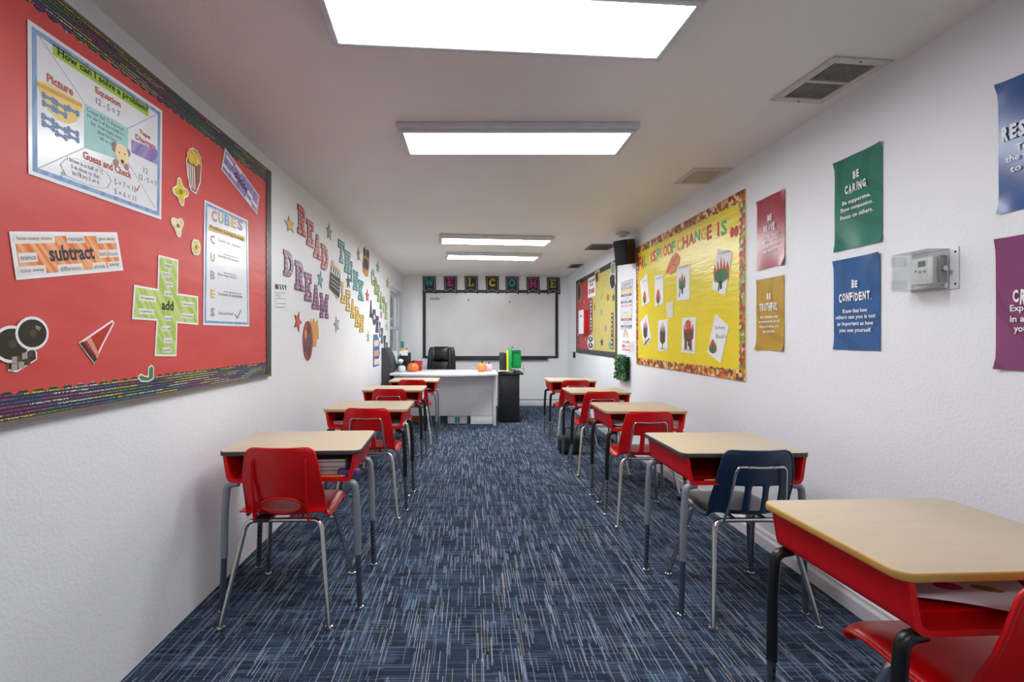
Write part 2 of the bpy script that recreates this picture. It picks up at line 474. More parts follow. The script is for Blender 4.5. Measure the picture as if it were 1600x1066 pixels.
k = t.math('MULTIPLY', t.math('GREATER_THAN', nz, .47), t.math('MULTIPLY', t.math('GREATER_THAN', rfr, .30), t.math('LESS_THAN', rfr, .72)))
t.l(t.mix(t.math('MULTIPLY', k, .9), lin((46, 48, 54)), c), t.b.inputs['Base Color']); t.b.inputs['Roughness'].default_value = .3
M_DKBORDER = mat('charcoal_border', (60, 60, 62), .4, var=.2, vs=60)

m, t = newmat('red_board_paper'); M_REDPAPER = m
f = t.noise(t.coord((1, 3, 1)), 3, 3)
t.l(t.ramp(f, [(.3, lin((204, 70, 68))), (.7, lin((212, 82, 78)))]), t.b.inputs['Base Color']); t.b.inputs['Roughness'].default_value = .42
t.bump(t.noise(t.coord((.8, 3, 1)), 6, 2), .25, .01)
m, t = newmat('yellow_board_paper'); M_YELPAPER = m
f = t.noise(t.coord(), 3, 3)
t.l(t.ramp(f, [(.3, lin((234, 210, 14))), (.7, lin((240, 220, 30)))]), t.b.inputs['Base Color']); t.b.inputs['Roughness'].default_value = .3
t.bump(t.noise(t.coord((.8, 4, 1)), 5, 3), .3, .012)

# ------------------------------------------------------------------ room shell
Y0, Y1, WZ0, WZ1 = 7.02, 8.18, .93, 2.05       # window opening in the left wall
struct(MB().box(XL-WT, XR+WT, YF-WT, YB+WT, -.1, 0).build('floor', M_CARPET))
struct(MB().box(XL-WT, XR+WT, YF-WT, YB+WT, ZC, ZC+.1).build('ceiling', M_CEIL))
wl = MB().box(XL-WT, XL, YF, Y0, 0, ZC).box(XL-WT, XL, Y1, YB, 0, ZC).box(XL-WT, XL, Y0, Y1, 0, WZ0).box(XL-WT, XL, Y0, Y1, WZ1, ZC)
struct(wl.build('wall_left', M_WALL))
struct(MB().box(XR, XR+WT, YF, YB, 0, ZC).build('wall_right', M_WALL))
struct(MB().box(XL-WT, XR+WT, YB, YB+WT, 0, ZC).build('wall_back', M_BACKW))
struct(MB().box(XL-WT, XR+WT, YF-WT, YF, 0, ZC).build('wall_front', M_BACKW))
bb = MB(); prof = [(0, 0), (.026, 0), (.026, .06), (.016, .075), (.016, .088), (.006, .098), (0, .1)]
n = len(prof)
o = len(bb.v); bb.v += [(XR-a, YF, b) for a, b in prof]+[(XR-a, YB, b) for a, b in prof]
for i in range(n):
    j = (i+1) % n; bb.f.append([i, j, n+j, n+i]); bb.mi.append(0)
bb.f.append(list(range(n))); bb.f.append(list(range(n, 2*n))[::-1]); bb.mi += [0, 0]
struct(bb.build('baseboard_right', M_WHITE))
struct(MB().box(XL, XR-.03, YB-.02, YB, 0, .10).build('baseboard_back', M_WHITE, bev=.004))
struct(MB().box(-.2, XR-.02, YB-.014, YB, .112, .124).build('trim_1', M_FRAMEGREY))

# window: vinyl frame in the opening with two sashes
GX = XL-.085
wn_ = struct(MB().box(XL-.11, XL-.03, Y0, Y0+.045, WZ0, WZ1).box(XL-.11, XL-.03, Y1-.045, Y1, WZ0, WZ1)
      .box(XL-.11, XL-.03, Y0, Y1, WZ1-.05, WZ1).box(XL-.11, XL-.03, Y0, Y1, WZ0, WZ0+.05).build('window_1', M_VINYL, bev=.004))
for nm, z0, z1, dx in (('upper', 1.38, WZ1-.05, -.015), ('lower', WZ0+.05, 1.42, .012)):
    a0, a1 = Y0+.045, Y1-.045; x0, x1 = GX+dx-.015, GX+dx+.015
    MB().box(x0, x1, a0, a0+.04, z0, z1).box(x0, x1, a1-.04, a1, z0, z1).box(x0, x1, a0+.04, a1-.04, z0, z0+.04).box(x0, x1, a0+.04, a1-.04, z1-.04, z1).build('sash', M_VINYL, wn_, bev=.003)
    MB().box(GX+dx-.002, GX+dx+.002, a0+.04, a1-.04, z0+.04, z1-.04).build('pane', M_GLASS, wn_)
MB().box(XL-.115, XL+.02, Y0-.01, Y1+.01, WZ0-.025, WZ0).build('window_sill', M_WHITE, wn_, bev=.004)
MB().box(XL-.03, XL-.022, Y1-.035, Y1-.012, 1.0, 1.95).build('jamb_track', M_FRAMEGREY, wn_)

# greenery outside the window
rnd = random.Random(3)
hb = MB()
for i in range(3600):
    x = rnd.uniform(-5.2, -1.5); z = rnd.uniform(0, 3.4); y = 12.2+rnd.gauss(0, .2)+.4*math.sin(x*2.1)*math.sin(z*2.3)+max(0, z-2.2)*.3
    s = rnd.uniform(.10, .2); q = Vector((rnd.gauss(0, 1), rnd.gauss(0, 1), rnd.gauss(0, 1))).normalized()
    p = q.cross(Vector((.3, .5, .8))).normalized()*s; q = q*s*.6; c0 = Vector((x, y, z))
    hb.add([c0-p, c0+q, c0+p, c0-q], [(0, 1, 2, 3)])
hm, t = newmat('hedge_leaf')
t.l(t.ramp(t.noise(t.coord(), 3, 3), [(.35, lin((104, 112, 56))), (.6, lin((182, 182, 108)))]), t.b.inputs['Base Color']); t.b.inputs['Roughness'].default_value = .6
hg = hb.build('garden_hedge', hm)
tag(hg, 'pale green hedge outside behind the window glass', 'hedge', kind='stuff')
struct(MB().box(-14, XL-WT, 4, 30, -.12, -.02).build('ground', mat('outside_ground', (150, 150, 130), .9)))

# ------------------------------------------------------------------ ceiling lights
M_LAMPFAR = emis('light_diffuser_far', (.965, .985, 1.0), LAMP*1.8)
def ceiling_light(x, y, rz, label, lamp=None):
    L, D = 1.24, .315
    o = thing('ceiling_light', label, 'ceiling light', (x, y, ZC), rz, 'ceiling light panels')
    MB().box(-L/2-.015, L/2+.015, -D/2-.015, D/2+.015, -.03, -.001).build('housing', M_LIGHTBODY, o, bev=.004)
    f = MB()
    f.box(-L/2, L/2, -D/2, -D/2+.022, -.045, -.03).box(-L/2, L/2, D/2-.022, D/2, -.045, -.03)
    f.box(-L/2, -L/2+.022, -D/2+.022, D/2-.022, -.045, -.03).box(L/2-.022, L/2, -D/2+.022, D/2-.022, -.045, -.03)
    f.build('frame', M_LIGHTBODY, o, bev=.003)
    MB().box(-L/2+.022, L/2-.022, -D/2+.022, D/2-.022, -.042, -.031).build('diffuser', lamp or M_LAMP, o)
R = math.radians
ceiling_light(.12, 1.57, R(4.2), 'large glowing light panel cut by the top edge, nearest of the ceiling lights')
ceiling_light(.237, 2.53, 0, 'glowing light panel hung level, second along the ceiling from the viewer')
ceiling_light(.26, 5.12, R(5.5), 'glowing light panel slightly askew, third along the ceiling from the viewer', M_LAMPFAR)
ceiling_light(.27, 6.14, R(6.5), 'smallest looking light panel, deepest along the ceiling before the WELCOME pennants', M_LAMPFAR)
ceiling_light(.2, -.95, 0, 'ceiling light panel behind the viewer, out of the picture')  # extra panel out of view, added to light the near end of the room

# ------------------------------------------------------------------ ceiling vents, smoke detector
def register(x, y, rz, w, d, label, fr, slm, dark, across=False, nsl=16, mid=True):
    o = MB()
    e = .035
    for b in ((-w/2, w/2, -d/2, -d/2+e), (-w/2, w/2, d/2-e, d/2), (-w/2, -w/2+e, -d/2+e, d/2-e), (w/2-e, w/2, -d/2+e, d/2-e)): o.box(*b, -.008, -.0005)
    if mid and not across: o.box(-w/2+e, w/2-e, -.008, .008, -.008, -.0005)
    r = o.build('ceiling_vent', fr, bev=.002); r.location = (x, y, ZC); r.rotation_euler = (0, 0, rz)
    tag(r, label, 'vent', 'ceiling air vents')
    MB().box(-w/2+e, w/2-e, -d/2+e, d/2-e, -.002, -.0005).build('backing', dark, r)
    iw, idp = w-2*e, d-2*e
    if across:
        me = MB().add([(-iw/2, -.016, -.002), (iw/2, -.016, -.002), (iw/2, .016, -.014), (-iw/2, .016, -.014), (-iw/2, -.014, -.001), (iw/2, -.014, -.001), (iw/2, .018, -.013), (-iw/2, .018, -.013)],
              [(0,3,2,1),(4,5,6,7),(0,1,5,4),(1,2,6,5),(2,3,7,6),(3,0,4,7)]).mesh('slat', slm)
        for i in range(nsl): link('slat', me, r, (0, -idp/2+idp*(i+.5)/nsl, 0))
    else:
        h = (idp-.02)/2
        me = MB().box(-.0008, .0008, -h/2, h/2, -.0046, -.0024).mesh('slat', slm)
        for sgn in (-1, 1):
            for i in range(nsl): link('slat', me, r, (-iw/2+iw*(i+.5)/nsl, sgn*(h/2+.009), 0))
    for sy in (-1, 1): MB().lathe([(.004, 0), (.004, .002)], 8, (0, sy*(d/2-.014), -.0098)).build('screw', M_HOLE, r)
register(1.548, 1.985, R(6), .262, .335, 'white vent with two dark slotted sections, nearest vent above the green poster', M_VENT, M_VENT, M_HOLE, nsl=17)
register(1.585, 3.145, 0, .25, .30, 'pale louvred vent with broad cream slats above the yellow board', M_VENT, mat('vent_cream', (188, 176, 158), .5), mat('vent_shade', (90, 84, 76), .7), True, 4)
register(1.575, 5.6, 0, .31, .34, 'dark rusty vent beside the hanging loudspeaker', mat('vent_dull', (120, 112, 98), .6), mat('vent_rust', (84, 74, 60), .7), M_HOLE, True, 5)
register(1.6, 7.08, 0, .18, .32, 'small dark brown vent farthest along the ceiling above the red and yellow board', mat('vent_brown', (106, 90, 78), .6), mat('vent_brown2', (84, 68, 58), .7), M_HOLE, True, 5)
o = MB().lathe([(.072, 0), (.072, -.012), (.066, -.02)], 28).build('smoke_detector', M_VENT, None, smooth=40); o.location = (1.6, 4.85, ZC-.0005)
tag(o, 'round white smoke detector on the ceiling above the loudspeaker', 'smoke detector')
MB().lathe([(.05, -.02), (.046, -.036), (.03, -.042)], 24).build('sensor_cap', M_WHITE, o, smooth=40)
MB().lathe([(.006, -.042), (.006, -.044)], 8, (.012, -.02, 0)).build('button', M_INK, o)

# ------------------------------------------------------------------ loudspeaker
sp_ = thing('loudspeaker', 'black and walnut loudspeaker hung tilted high on the wall between the boards', 'loudspeaker', (1.645, 4.86, 2.155))
sp_.scale = (.93, .93, .96); sp_.rotation_euler = (0, R(-10), R(38))
MB().box(-.085, .085, -.07, .085, -.135, .135).build('cabinet', mat('walnut_veneer', (78, 46, 26), .45, var=.35, vs=30), sp_, bev=.004)
MB().box(-.112, -.086, -.07, .085, -.135, .135).build('grille', mat('black_grille_cloth', (26, 27, 30), .8, bump=.4, bs=600), sp_, bev=.005)
MB().lathe([(.006, 0), (.006, .002)], 10, (-.1, -.0725, -.115)).build('badge', M_CHROME, sp_)
MB().tube([(.06, .06, 0), (.1, .1, .01)], .012).build('bracket', M_BLACK, sp_)
# ------------------------------------------------------------------ pupils' desks
MESH = {}
def shared(key, fn):
    if key not in MESH: MESH[key] = fn()
    return MESH[key]
TOPZ = .731
def desk_top_mesh(edge):
    mb = MB().prism(rrect(-.3, .3, -.225, .225, .035), TOPZ-.02, TOPZ, 0, 1)
    me = mb.mesh('desk_top', [M_TAN, edge]); return me
def desk_top_bev(edge):
    me = desk_top_mesh(edge)
    bm = bmesh.new(); bm.from_mesh(me)
    ed = [e for e in bm.edges if len(e.link_faces) == 2 and e.calc_face_angle(0) > 1.2]
    bmesh.ops.bevel(bm, geom=ed, offset=.0035, segments=2, affect='EDGES', profile=.5, material=1)
    bm.to_mesh(me); bm.free()
    me.polygons.foreach_set('use_smooth', [True]*len(me.polygons)); me.set_sharp_from_angle(angle=R(50))
    return me
def box_mesh():
    """open-fronted book box: U-shaped section with drafted sides and a closed back"""
    zt = TOPZ-.0205; zb = .594; w0, w1 = .276, .258; r = .028; th = .008
    def sec(off):
        p = [(-w0+off, zt)]
        a, b = Vector((-w0+off, zt)), Vector((-w1+off, zb+off))
        rr = max(.006, r-off)
        d = (a-b).normalized()
        for j in range(7):
            t = j/6; p0 = b+d*rr; p2 = b+Vector((rr, 0)); q = p0*(1-t)**2+b*2*t*(1-t)+p2*t*t; p.append((q.x, q.y))
        return p+[(-x, z) for x, z in p[::-1]]
    def strip(mb, so, si, y0, y1):
        n = len(so); o = len(mb.v)
        for s, y in ((so, y0), (si, y0), (so, y1), (si, y1)): mb.v += [(x, y, z) for x, z in s]
        for i in range(n-1):
            for a, b, c, d in ((i, i+1, n+i+1, n+i), (2*n+i+1, 2*n+i, 3*n+i, 3*n+i+1), (i+1, i, 2*n+i, 2*n+i+1), (n+i, n+i+1, 3*n+i+1, 3*n+i)):
                mb.f.append([o+a, o+b, o+c, o+d]); mb.mi.append(0)
        for i in (0, n-1): mb.f.append([o+i, o+n+i, o+3*n+i, o+2*n+i]); mb.mi.append(0)
    mb = MB(); so, si = sec(0), sec(th)
    strip(mb, so, si, -.212, .205)
    fo, fi = sec(-.004), sec(th+.003)               # thicker moulded rim around the mouth
    strip(mb, fo, fi, -.219, -.207)
    mb.prism(so, 0, 1); nv = 2*len(so)              # back wall, turned into the xz plane
    mb.v[-nv:] = [(x, .2+.008*k, z) for (x, z, k) in mb.v[-nv:]]
    mb.box(-.24, .24, -.15, -.14, zb+th, zb+th+.006)   # moulded ridge in the tray
    return mb.mesh('book_box', M_REDBOX, smooth=35)
LEGX, LEGY = .284, .197
def leg_paths(sx, sy):
    y = sy*LEGY
    return fillet([(sx*.222, y, .584), (sx*.271, y, .576), (sx*.281, y, .45), (sx*LEGX, y, .25)], .075, 9)
def make_desk(label, loc, rz=0, edge=None, upper=None, lower=None, sc=1.0, frontlower=None):
    edge = edge or M_EDGETAN; lower = lower or M_PERF
    t = thing('school_desk', label, 'desk', loc, rz, 'school desks in two rows')
    t.scale = (sc, 1, 1)
    link('desk_top', shared(('top', edge.name), lambda: desk_top_bev(edge)), t)
    link('book_box', shared('box', box_mesh), t)
    for sx in (-1, 1):
        for sy in (-1, 1):
            lw = (frontlower or lower) if sy < 0 else lower
            k = (sx, sy, upper.name)
            lg = link('leg', shared(('leg',)+k, lambda: MB().tube(leg_paths(sx, sy), .0152, 14).mesh('leg', upper, smooth=50)), t)
            y = sy*LEGY
            link('leg_insert', shared(('ins', sx, sy, lw.name), lambda: MB().tube([(sx*LEGX, y, .262), (sx*(LEGX+.008), y, .014)], .0122, 12).mesh('leg_insert', lw, smooth=50)), lg)
            link('glide', shared(('gl', sx, sy), lambda: MB().lathe([(.008, .016), (.0165, .012), (.0185, .004), (.016, .0005)][::-1], 14, (sx*(LEGX+.008), y, 0)).mesh('glide', M_CHROME, smooth=50)), lg)
            if sy > 0 or lw is M_PERF:
                def holes():
                    mb = MB()
                    for i in range(8):
                        z = .225-.022*i; x = sx*(LEGX+.008*(.262-z)/.25)
                        for a in (-1, 1):
                            mb.add([(x+.0052*math.cos(q), y+a*(.0126), z+.0062*math.sin(q)) for q in [2*math.pi*j/8 for j in range(8)]], [tuple(range(8))])
                    return mb.mesh('adjustment_holes', M_HOLE)
                link('adjustment_holes', shared(('ho', sx, sy), holes), lg)['kind'] = 'stuff'
    return t

GREYL, BLKL = M_GREYLEG, M_BLACKLEG
D = {}
D['L1'] = make_desk('tan-topped red desk with charcoal edge and grey legs, behind the solid-backed red chair', (-.832, 2.265, 0), R(3), M_EDGEDK, GREYL, M_DKINSERT, 1.05)
D['L2'] = make_desk('red desk with black legs on the letter-wall side, directly beyond the charcoal-edged grey-legged one', (-.765, 3.455, 0), 0, M_EDGETAN, BLKL, M_DKINSERT)
D['L3'] = make_desk('red desk with a white name label on its side, third along the letter wall', (-.782, 4.64, 0), 0, M_EDGETAN, BLKL, M_PERF)
D['L4'] = make_desk('red desk with grey legs right in front of the white teacher desk', (-.70, 5.585, 0), 0, M_EDGETAN, GREYL, M_PERF, .97)
D['R1'] = make_desk('farthest red desk on the poster-wall side, near the black cabinet', (1.19, 5.59, 0), 0, M_EDGETAN, BLKL, M_PERF, .95)
D['R2'] = make_desk('second farthest red desk with black legs on the poster-wall side', (1.2, 4.445, 0), 0, M_EDGETAN, BLKL, M_PERF, .95)
D['R3'] = make_desk('red desk holding an open book, beyond the navy chair desk on the poster-wall side', (1.213, 3.375, 0), 0, M_EDGETAN, BLKL, M_PERF, .96)
D['R4'] = make_desk('red desk with charcoal-edged top and grey legs, paired with the navy chair', (1.207, 2.228, 0), R(1), M_EDGEDK, GREYL, M_DKINSERT, .96)
D['R5'] = make_desk('largest looking red desk with golden edge and black legs, cut by the picture edge', (1.213, 1.215, 0), R(2.5), M_EDGEGOLD, BLKL, M_DKINSERT)
MB().box(.277, .2785, -.06, .10, .62, .70).build('name_label', M_PAPER, D['L3'])

# ------------------------------------------------------------------ pupils' chairs
ROWS_A = [(.207,.412,.160),(.212,.428,.172),(.200,.446,.181),(.13,.452,.187),(.05,.447,.189),(-.02,.442,.189),(-.075,.440,.189),(-.112,.444,.182),(-.138,.456,.178),(-.153,.476,.177),
          (-.1560,.489,.1770),(-.165,.53,.175),(-.1733,.577,.1718),(-.175,.588,.171),(-.184,.64,.166),(-.192,.69,.158),(-.196,.722,.151),(-.1985,.738,.140),(-.1985,.746,.122)]
COLS_A = [-1, -.93, -.76, -.585, -.55, -.36, -.325, -.13, -.095, .095, .13, .325, .36, .55, .585, .76, .93, 1]
def wrap(s, y, z, hw):
    """side sweep of the moulded shell: hips carried forward, seat edges turned down"""
    back = max(0, min(1, (z-.45)/.05)) if y < -.10 else 0
    hip = max(0, 1-abs(z-.47)/.14) if y < -.05 else 0
    e = max(0, (abs(s)-.80)/.20)
    yy = y+back*.022*s*s+hip*.035*s*s
    zz = z+(1-back)*((.010*s*s if y < .19 else 0)-.024*e*e)
    return (s*hw, yy, zz)
def rim_path(rows):
    """edge line of the shell, up one side, over the top, round the seat front"""
    L = [Vector(wrap(-1, *r)) for r in rows]; Rr = [Vector(wrap(1, *r)) for r in rows]
    top = [Vector(wrap(s, *rows[-1])) for s in (-.75, -.4, 0, .4, .75)]; front = [Vector(wrap(s, *rows[0])) for s in (.75, .4, 0, -.4, -.75)]
    P = L[:]+top+Rr[::-1]+front
    for _ in range(2):                                 # smooth the closed line
        n = len(P); P = [q for i in range(n) for q in (P[i]*.75+P[(i+1) % n]*.25, P[i]*.25+P[(i+1) % n]*.75)]
    return P+[P[0], P[1]]
def shell_slots(m):
    bm = bmesh.new(); g = []
    for (y, z, hw) in ROWS_A:
        row = []
        for s in COLS_A:
            row.append(bm.verts.new(wrap(s, y, z, hw)))
        g.append(row)
    for i in range(len(ROWS_A)-1):
        for j in range(len(COLS_A)-1):
            if i in (9, 10, 11, 12) and j in (3, 4, 5, 7, 8, 9, 11, 12, 13): continue
            bm.faces.new((g[i][j], g[i][j+1], g[i+1][j+1], g[i+1][j]))
    me = bpy.data.meshes.new('seat_shell'); bm.to_mesh(me); bm.free(); me.materials.append(m)
    return finish_shell(me, 1)
def finish_shell(me, sub):
    o = bpy.data.objects.new('tmp', me); COL.objects.link(o)
    a = o.modifiers.new('s', 'SOLIDIFY'); a.thickness = .007; a.offset = 0
    b = o.modifiers.new('u', 'SUBSURF'); b.levels = sub; b.render_levels = sub
    dg = bpy.context.evaluated_depsgraph_get(); dg.update()
    r = bpy.data.meshes.new_from_object(o.evaluated_get(dg)); r.name = 'seat_shell'
    bpy.data.objects.remove(o)
    r.polygons.foreach_set('use_smooth', [True]*len(r.polygons))
    return r
ROWS_B = [(.207,.412,.160),(.213,.428,.172),(.201,.446,.182),(.13,.452,.188),(.05,.447,.190),(-.02,.442,.190),(-.075,.440,.190),(-.112,.444,.182),(-.138,.456,.177),(-.154,.482,.176),
          (-.166,.53,.174),(-.176,.588,.170),(-.186,.645,.165),(-.194,.70,.156),(-.198,.735,.148),(-.1995,.750,.138),(-.1995,.757,.118)]
def shell_oval(m):
    def cr(a, b, c, d, t): return .5*((2*b)+(-a+c)*t+(2*a-5*b+4*c-d)*t*t+(-a+3*b-3*c+d)*t**3)
    rows = []
    for i in range(len(ROWS_B)-1):
        p = [ROWS_B[max(0, min(len(ROWS_B)-1, i+k))] for k in (-1, 0, 1, 2)]
        n = 6 if 7 <= i <= 10 else 3
        for q in range(n): rows.append(tuple(cr(p[0][k], p[1][k], p[2][k], p[3][k], q/n) for k in range(3)))
    rows.append(ROWS_B[-1])
    N = 44; bm = bmesh.new(); g = []; st = []
    zc, a, b = .502, .088, .035
    for (y, z, hw) in rows:
        row = []; sr = []
        for j in range(N+1):
            s = -1+2*j/N; x = s*hw
            sr.append((x, z, y))
            row.append(bm.verts.new((x, y, z)))
        g.append(row); st.append(sr)
    inside = lambda x, z: (x/a)**2+((z-zc)/b)**2 < 1
    def yprof(z):
        for (y0, z0, _), (y1, z1, _) in zip(ROWS_B[8:], ROWS_B[9:]):
            if z0 <= z <= z1: return y0+(y1-y0)*(z-z0)/(z1-z0)
        return -.15
    rem = set()
    for i in range(len(rows)-1):
        for j in range(N):
            cs = [st[i][j], st[i][j+1], st[i+1][j+1], st[i+1][j]]
            cx = sum(c[0] for c in cs)/4; cz = sum(c[1] for c in cs)/4; cy = sum(c[2] for c in cs)/4
            if cy < -.13 and inside(cx, cz): rem.add((i, j)); continue
            bm.faces.new((g[i][j], g[i][j+1], g[i+1][j+1], g[i+1][j]))
    edge = set()
    for (i, j) in rem:
        for di, dj in ((0, 0), (0, 1), (1, 0), (1, 1)): edge.add((i+di, j+dj))
    for (i, j) in edge:
        v = g[i][j]
        if not v.link_faces: bm.verts.remove(v); continue
        an = math.atan2((v.co.z-zc)/b, v.co.x/a)
        v.co.x = a*math.cos(an); v.co.z = zc+b*math.sin(an); v.co.y = yprof(v.co.z)
    def hwz(y, z):
        for r0, r1 in zip(rows, rows[1:]):
            if y < -.10 and min(r0[1], r1[1]) <= z <= max(r0[1], r1[1]) and r0[0] < -.10: return r0[2]
        return .188
    for v in bm.verts:
        s = v.co.x/hwz(v.co.y, v.co.z); s = max(-1, min(1, s)); q = wrap(s, v.co.y, v.co.z, 1)
        v.co.y, v.co.z = q[1], q[2]
    me = bpy.data.meshes.new('seat_shell'); bm.to_mesh(me); bm.free(); me.materials.append(m)
    r = finish_shell(me, 1)
    return r
def yb(z):
    for (y0, z0, _), (y1, z1, _) in zip(ROWS_A[8:], ROWS_A[9:]):
        if z0 <= z <= z1: return y0+(y1-y0)*(z-z0)/(z1-z0)
    return -.2
def make_chair(label, loc, rz=0, kind='A', m=None, sc=1.0):
    m = m or M_REDSEAT
    t = thing('school_chair', label, 'chair', loc, rz, 'school chairs at the desks')
    t.scale = (sc, sc, 1)
    link('seat_shell', shared(('shell', kind, m.name), lambda: shell_slots(m) if kind == 'A' else shell_oval(m)), t)
    link('edge_rim', shared(('rim', kind, m.name), lambda: MB().tube(rim_path(ROWS_A if kind == 'A' else ROWS_B), .0062, 8).mesh('edge_rim', m, smooth=60)), t)
    zc = .425
    def rear(s): return MB().tube(fillet([(0, -.128, zc), (s*.166, -.130, zc), (s*.228, -.232, .014)], .045, 8), .0105, 12).mesh('leg', M_CHROME, smooth=50)
    def front(s): return MB().tube(fillet([(0, .075, zc), (s*.150, .085, zc), (s*.218, .215, .014)], .05, 8), .0105, 12).mesh('leg', M_CHROME, smooth=50)
    for s in (-1, 1):
        for nm, fn, y, x in (('r', rear, -.232, .228), ('f', front, .215, .218)):
            lg = link('leg', shared(('cleg', nm, s), lambda: fn(s)), t)
            link('glide', shared(('cgl', nm, s), lambda: MB().lathe([(.008, .017), (.0165, .013), (.0185, .004), (.016, .0005)][::-1], 14, (s*x, y, 0)).mesh('glide', M_CHROME, smooth=50)), lg)
    link('seat_support', shared('csup', lambda: MB().tube([(-.07, -.128, zc), (-.06, .078, zc+.004)], .009, 8).tube([(.07, -.128, zc), (.06, .078, zc+.004)], .009, 8).mesh('seat_support', M_CHROME, smooth=50)), t)
    if kind == 'A':
        zt = .682
        pth = [(-.130, -.138, zc), (-.124, yb(.5)-.014, .50), (-.112, yb(.64)-.011, .645), (-.104, yb(zt)-.013, zt), (-.05, yb(zt)-.009, zt-.002), (0, yb(zt)-.007, zt-.006), (.05, yb(zt)-.009, zt-.002), (.104, yb(zt)-.013, zt), (.112, yb(.64)-.011, .645), (.124, yb(.5)-.014, .50), (.130, -.138, zc)]
        link('back_bow', shared('bow', lambda: MB().tube(fillet(pth, .028, 5), .0062, 10).mesh('back_bow', M_CHROME, smooth=50)), t)
        for s in (-1, 1):
            link('rivet', shared(('riv', s), lambda: MB().tube([(s*.055, yb(zt)-.006, zt-.002), (s*.055, yb(zt)-.018, zt-.002)], .005, 8).mesh('rivet', M_CHROME, smooth=50)), t)
    else:
        def rib(s):
            mb = MB()
            pr = [(-.120, .430), (-.164, .430), (-.184, .50), (-.196, .60), (-.2045, .70), (-.194, .715), (-.172, .56), (-.145, .46)]
            mb.add([(s*.118-.003, y, z) for y, z in pr]+[(s*.118+.003, y, z) for y, z in pr], [list(range(8)), list(range(8, 16))[::-1]]+[[i, 8+i, 8+(i+1) % 8, (i+1) % 8] for i in range(8)])
            mb.box(s*.152-.034, s*.152+.030, -.158, -.110, .470, .476)
            return mb.mesh('back_rib', m)
        for s in (-1, 1): link('back_rib', shared(('rib', s), lambda: rib(s)), t)
        zc2, a, b = .502, .088, .035
        link('hole_rim', shared('orim', lambda: MB().tube([(a*math.cos(q), -.146-(zc2+b*math.sin(q)-.462)*.26-.006, zc2+b*math.sin(q)) for q in [2*math.pi*k/36 for k in range(37)]], .006, 8).mesh('hole_rim', m, smooth=60)), t)
        link('front_clip', shared('oclip', lambda: MB().box(-.125, -.06, -.165, -.10, .428, .442).mesh('front_clip', M_BLACK, bev=.004)), t)
    return t
make_chair('red chair with solid oval-holed back, at the charcoal-edged desk beside the letter wall', (-.843, 2.165, 0), R(1), 'B')
make_chair('red chair with slotted back and chrome bow, just beyond the solid-backed chair', (-.728, 3.345, 0), R(-2))
make_chair('red chair at the desk with the white name label', (-.802, 4.54, 0), R(1))
make_chair('red chair at the grey-legged desk touching the white teacher desk view', (-.70, 5.50, 0), R(-1))
make_chair('farthest red chair on the poster-wall side, near the black cabinet', (1.19, 5.44, 0), R(2))
make_chair('red chair at the second farthest desk on the poster-wall side', (1.172, 4.32, 0), R(2))
make_chair('slotted red chair at the open-book desk, next beyond the navy chair', (1.17, 3.20, 0), R(1))
make_chair('navy blue chair with slotted back and chrome bow, the only blue one', (1.245, 2.165, 0), R(1), 'A', M_NAVYSEAT)
make_chair('red chair cut by the picture corner, at the golden-edged desk', (1.235, 1.085, 0), R(2))

# ------------------------------------------------------------------ things kept in the book boxes
def book(name, label, cat, loc, dims, rz, cover, group=None, tilt=0):
    w, d, h = dims
    t = thing(name, label, cat, loc, rz, group); t.rotation_euler = (tilt, 0, rz)
    MB().box(-w/2, w/2, -d/2, d/2, 0, .0015).box(-w/2, w/2, -d/2, d/2, h-.0015, h).box(-w/2, -w/2+.002, -d/2, d/2, .0015, h-.0015).build('cover', cover, t)
    MB().box(-w/2+.002, w/2-.003, -d/2+.003, d/2-.003, .0016, h-.0016).build('pages', M_PAPER, t)
    return t
BZ = .6035
for i, (col, h) in enumerate((((150, 156, 166), .020), ((120, 126, 138), .016), ((170, 172, 178), .022), ((110, 112, 120), .014))):
    z = BZ+sum((.020, .016, .022, .014)[:i])+i*.0005
    book('exercise_book', ('lowest', 'second lowest', 'second highest', 'topmost')[i]+' grey exercise book stacked in the solid-backed chair desk', 'book', (-.70, 2.25, z), (.21, .28, h), R(3), mat('book_grey_%d' % i, col, .6), 'books in the charcoal-edged desk')
def pencil(label, loc, rz, col):
    t = thing('pencil', label, 'pencil', loc, rz)
    MB().tube([(-.085, 0, .004), (.07, 0, .004)], .0037, 6).build('barrel', mat('pencil_'+label[:6].replace(' ', '_'), col, .4), t)
    MB().tube([(.07, 0, .004), (.085, 0, .004)], .0037, 6, r2=.0008).build('tip', M_TAN, t)
    MB().tube([(-.1, 0, .004), (-.085, 0, .004)], .0037, 6).build('eraser', mat('eraser_pink', (216, 130, 130), .6), t)
pencil('orange pencil lying at the mouth of the solid-backed chair desk', (-.665, 2.073, BZ+.002), R(2), (240, 150, 20))
pencil('orange pencil at the mouth of the desk with the open book', (1.10, 3.178, BZ+.002), R(-2), (240, 120, 20))
pencil('yellow pencil at the mouth of the desk behind the navy chair', (1.13, 2.02, BZ+.002), R(3), (206, 170, 30))
o = MB().prism(rrect(-.05, .05, -.02, .02, .012), 0, .03).build('eraser', mat('purple_rubber', (98, 58, 130), .5), None, bev=.006)
o.location = (-.655, 2.165, BZ+.0745)
o.location = (-.57, 2.10, BZ+.002); tag(o, 'purple eraser beside the grey exercise books', 'eraser')
o = MB().lathe([(.032, 0), (.036, .004), (.038, .07), (.034, .085)], 18).build('plastic_cup', M_FRAMEGREY, None, smooth=40); o.location = (-1.03, 2.15, BZ+.002)
tag(o, 'grey plastic cup inside the desk of the solid-backed chair', 'cup')

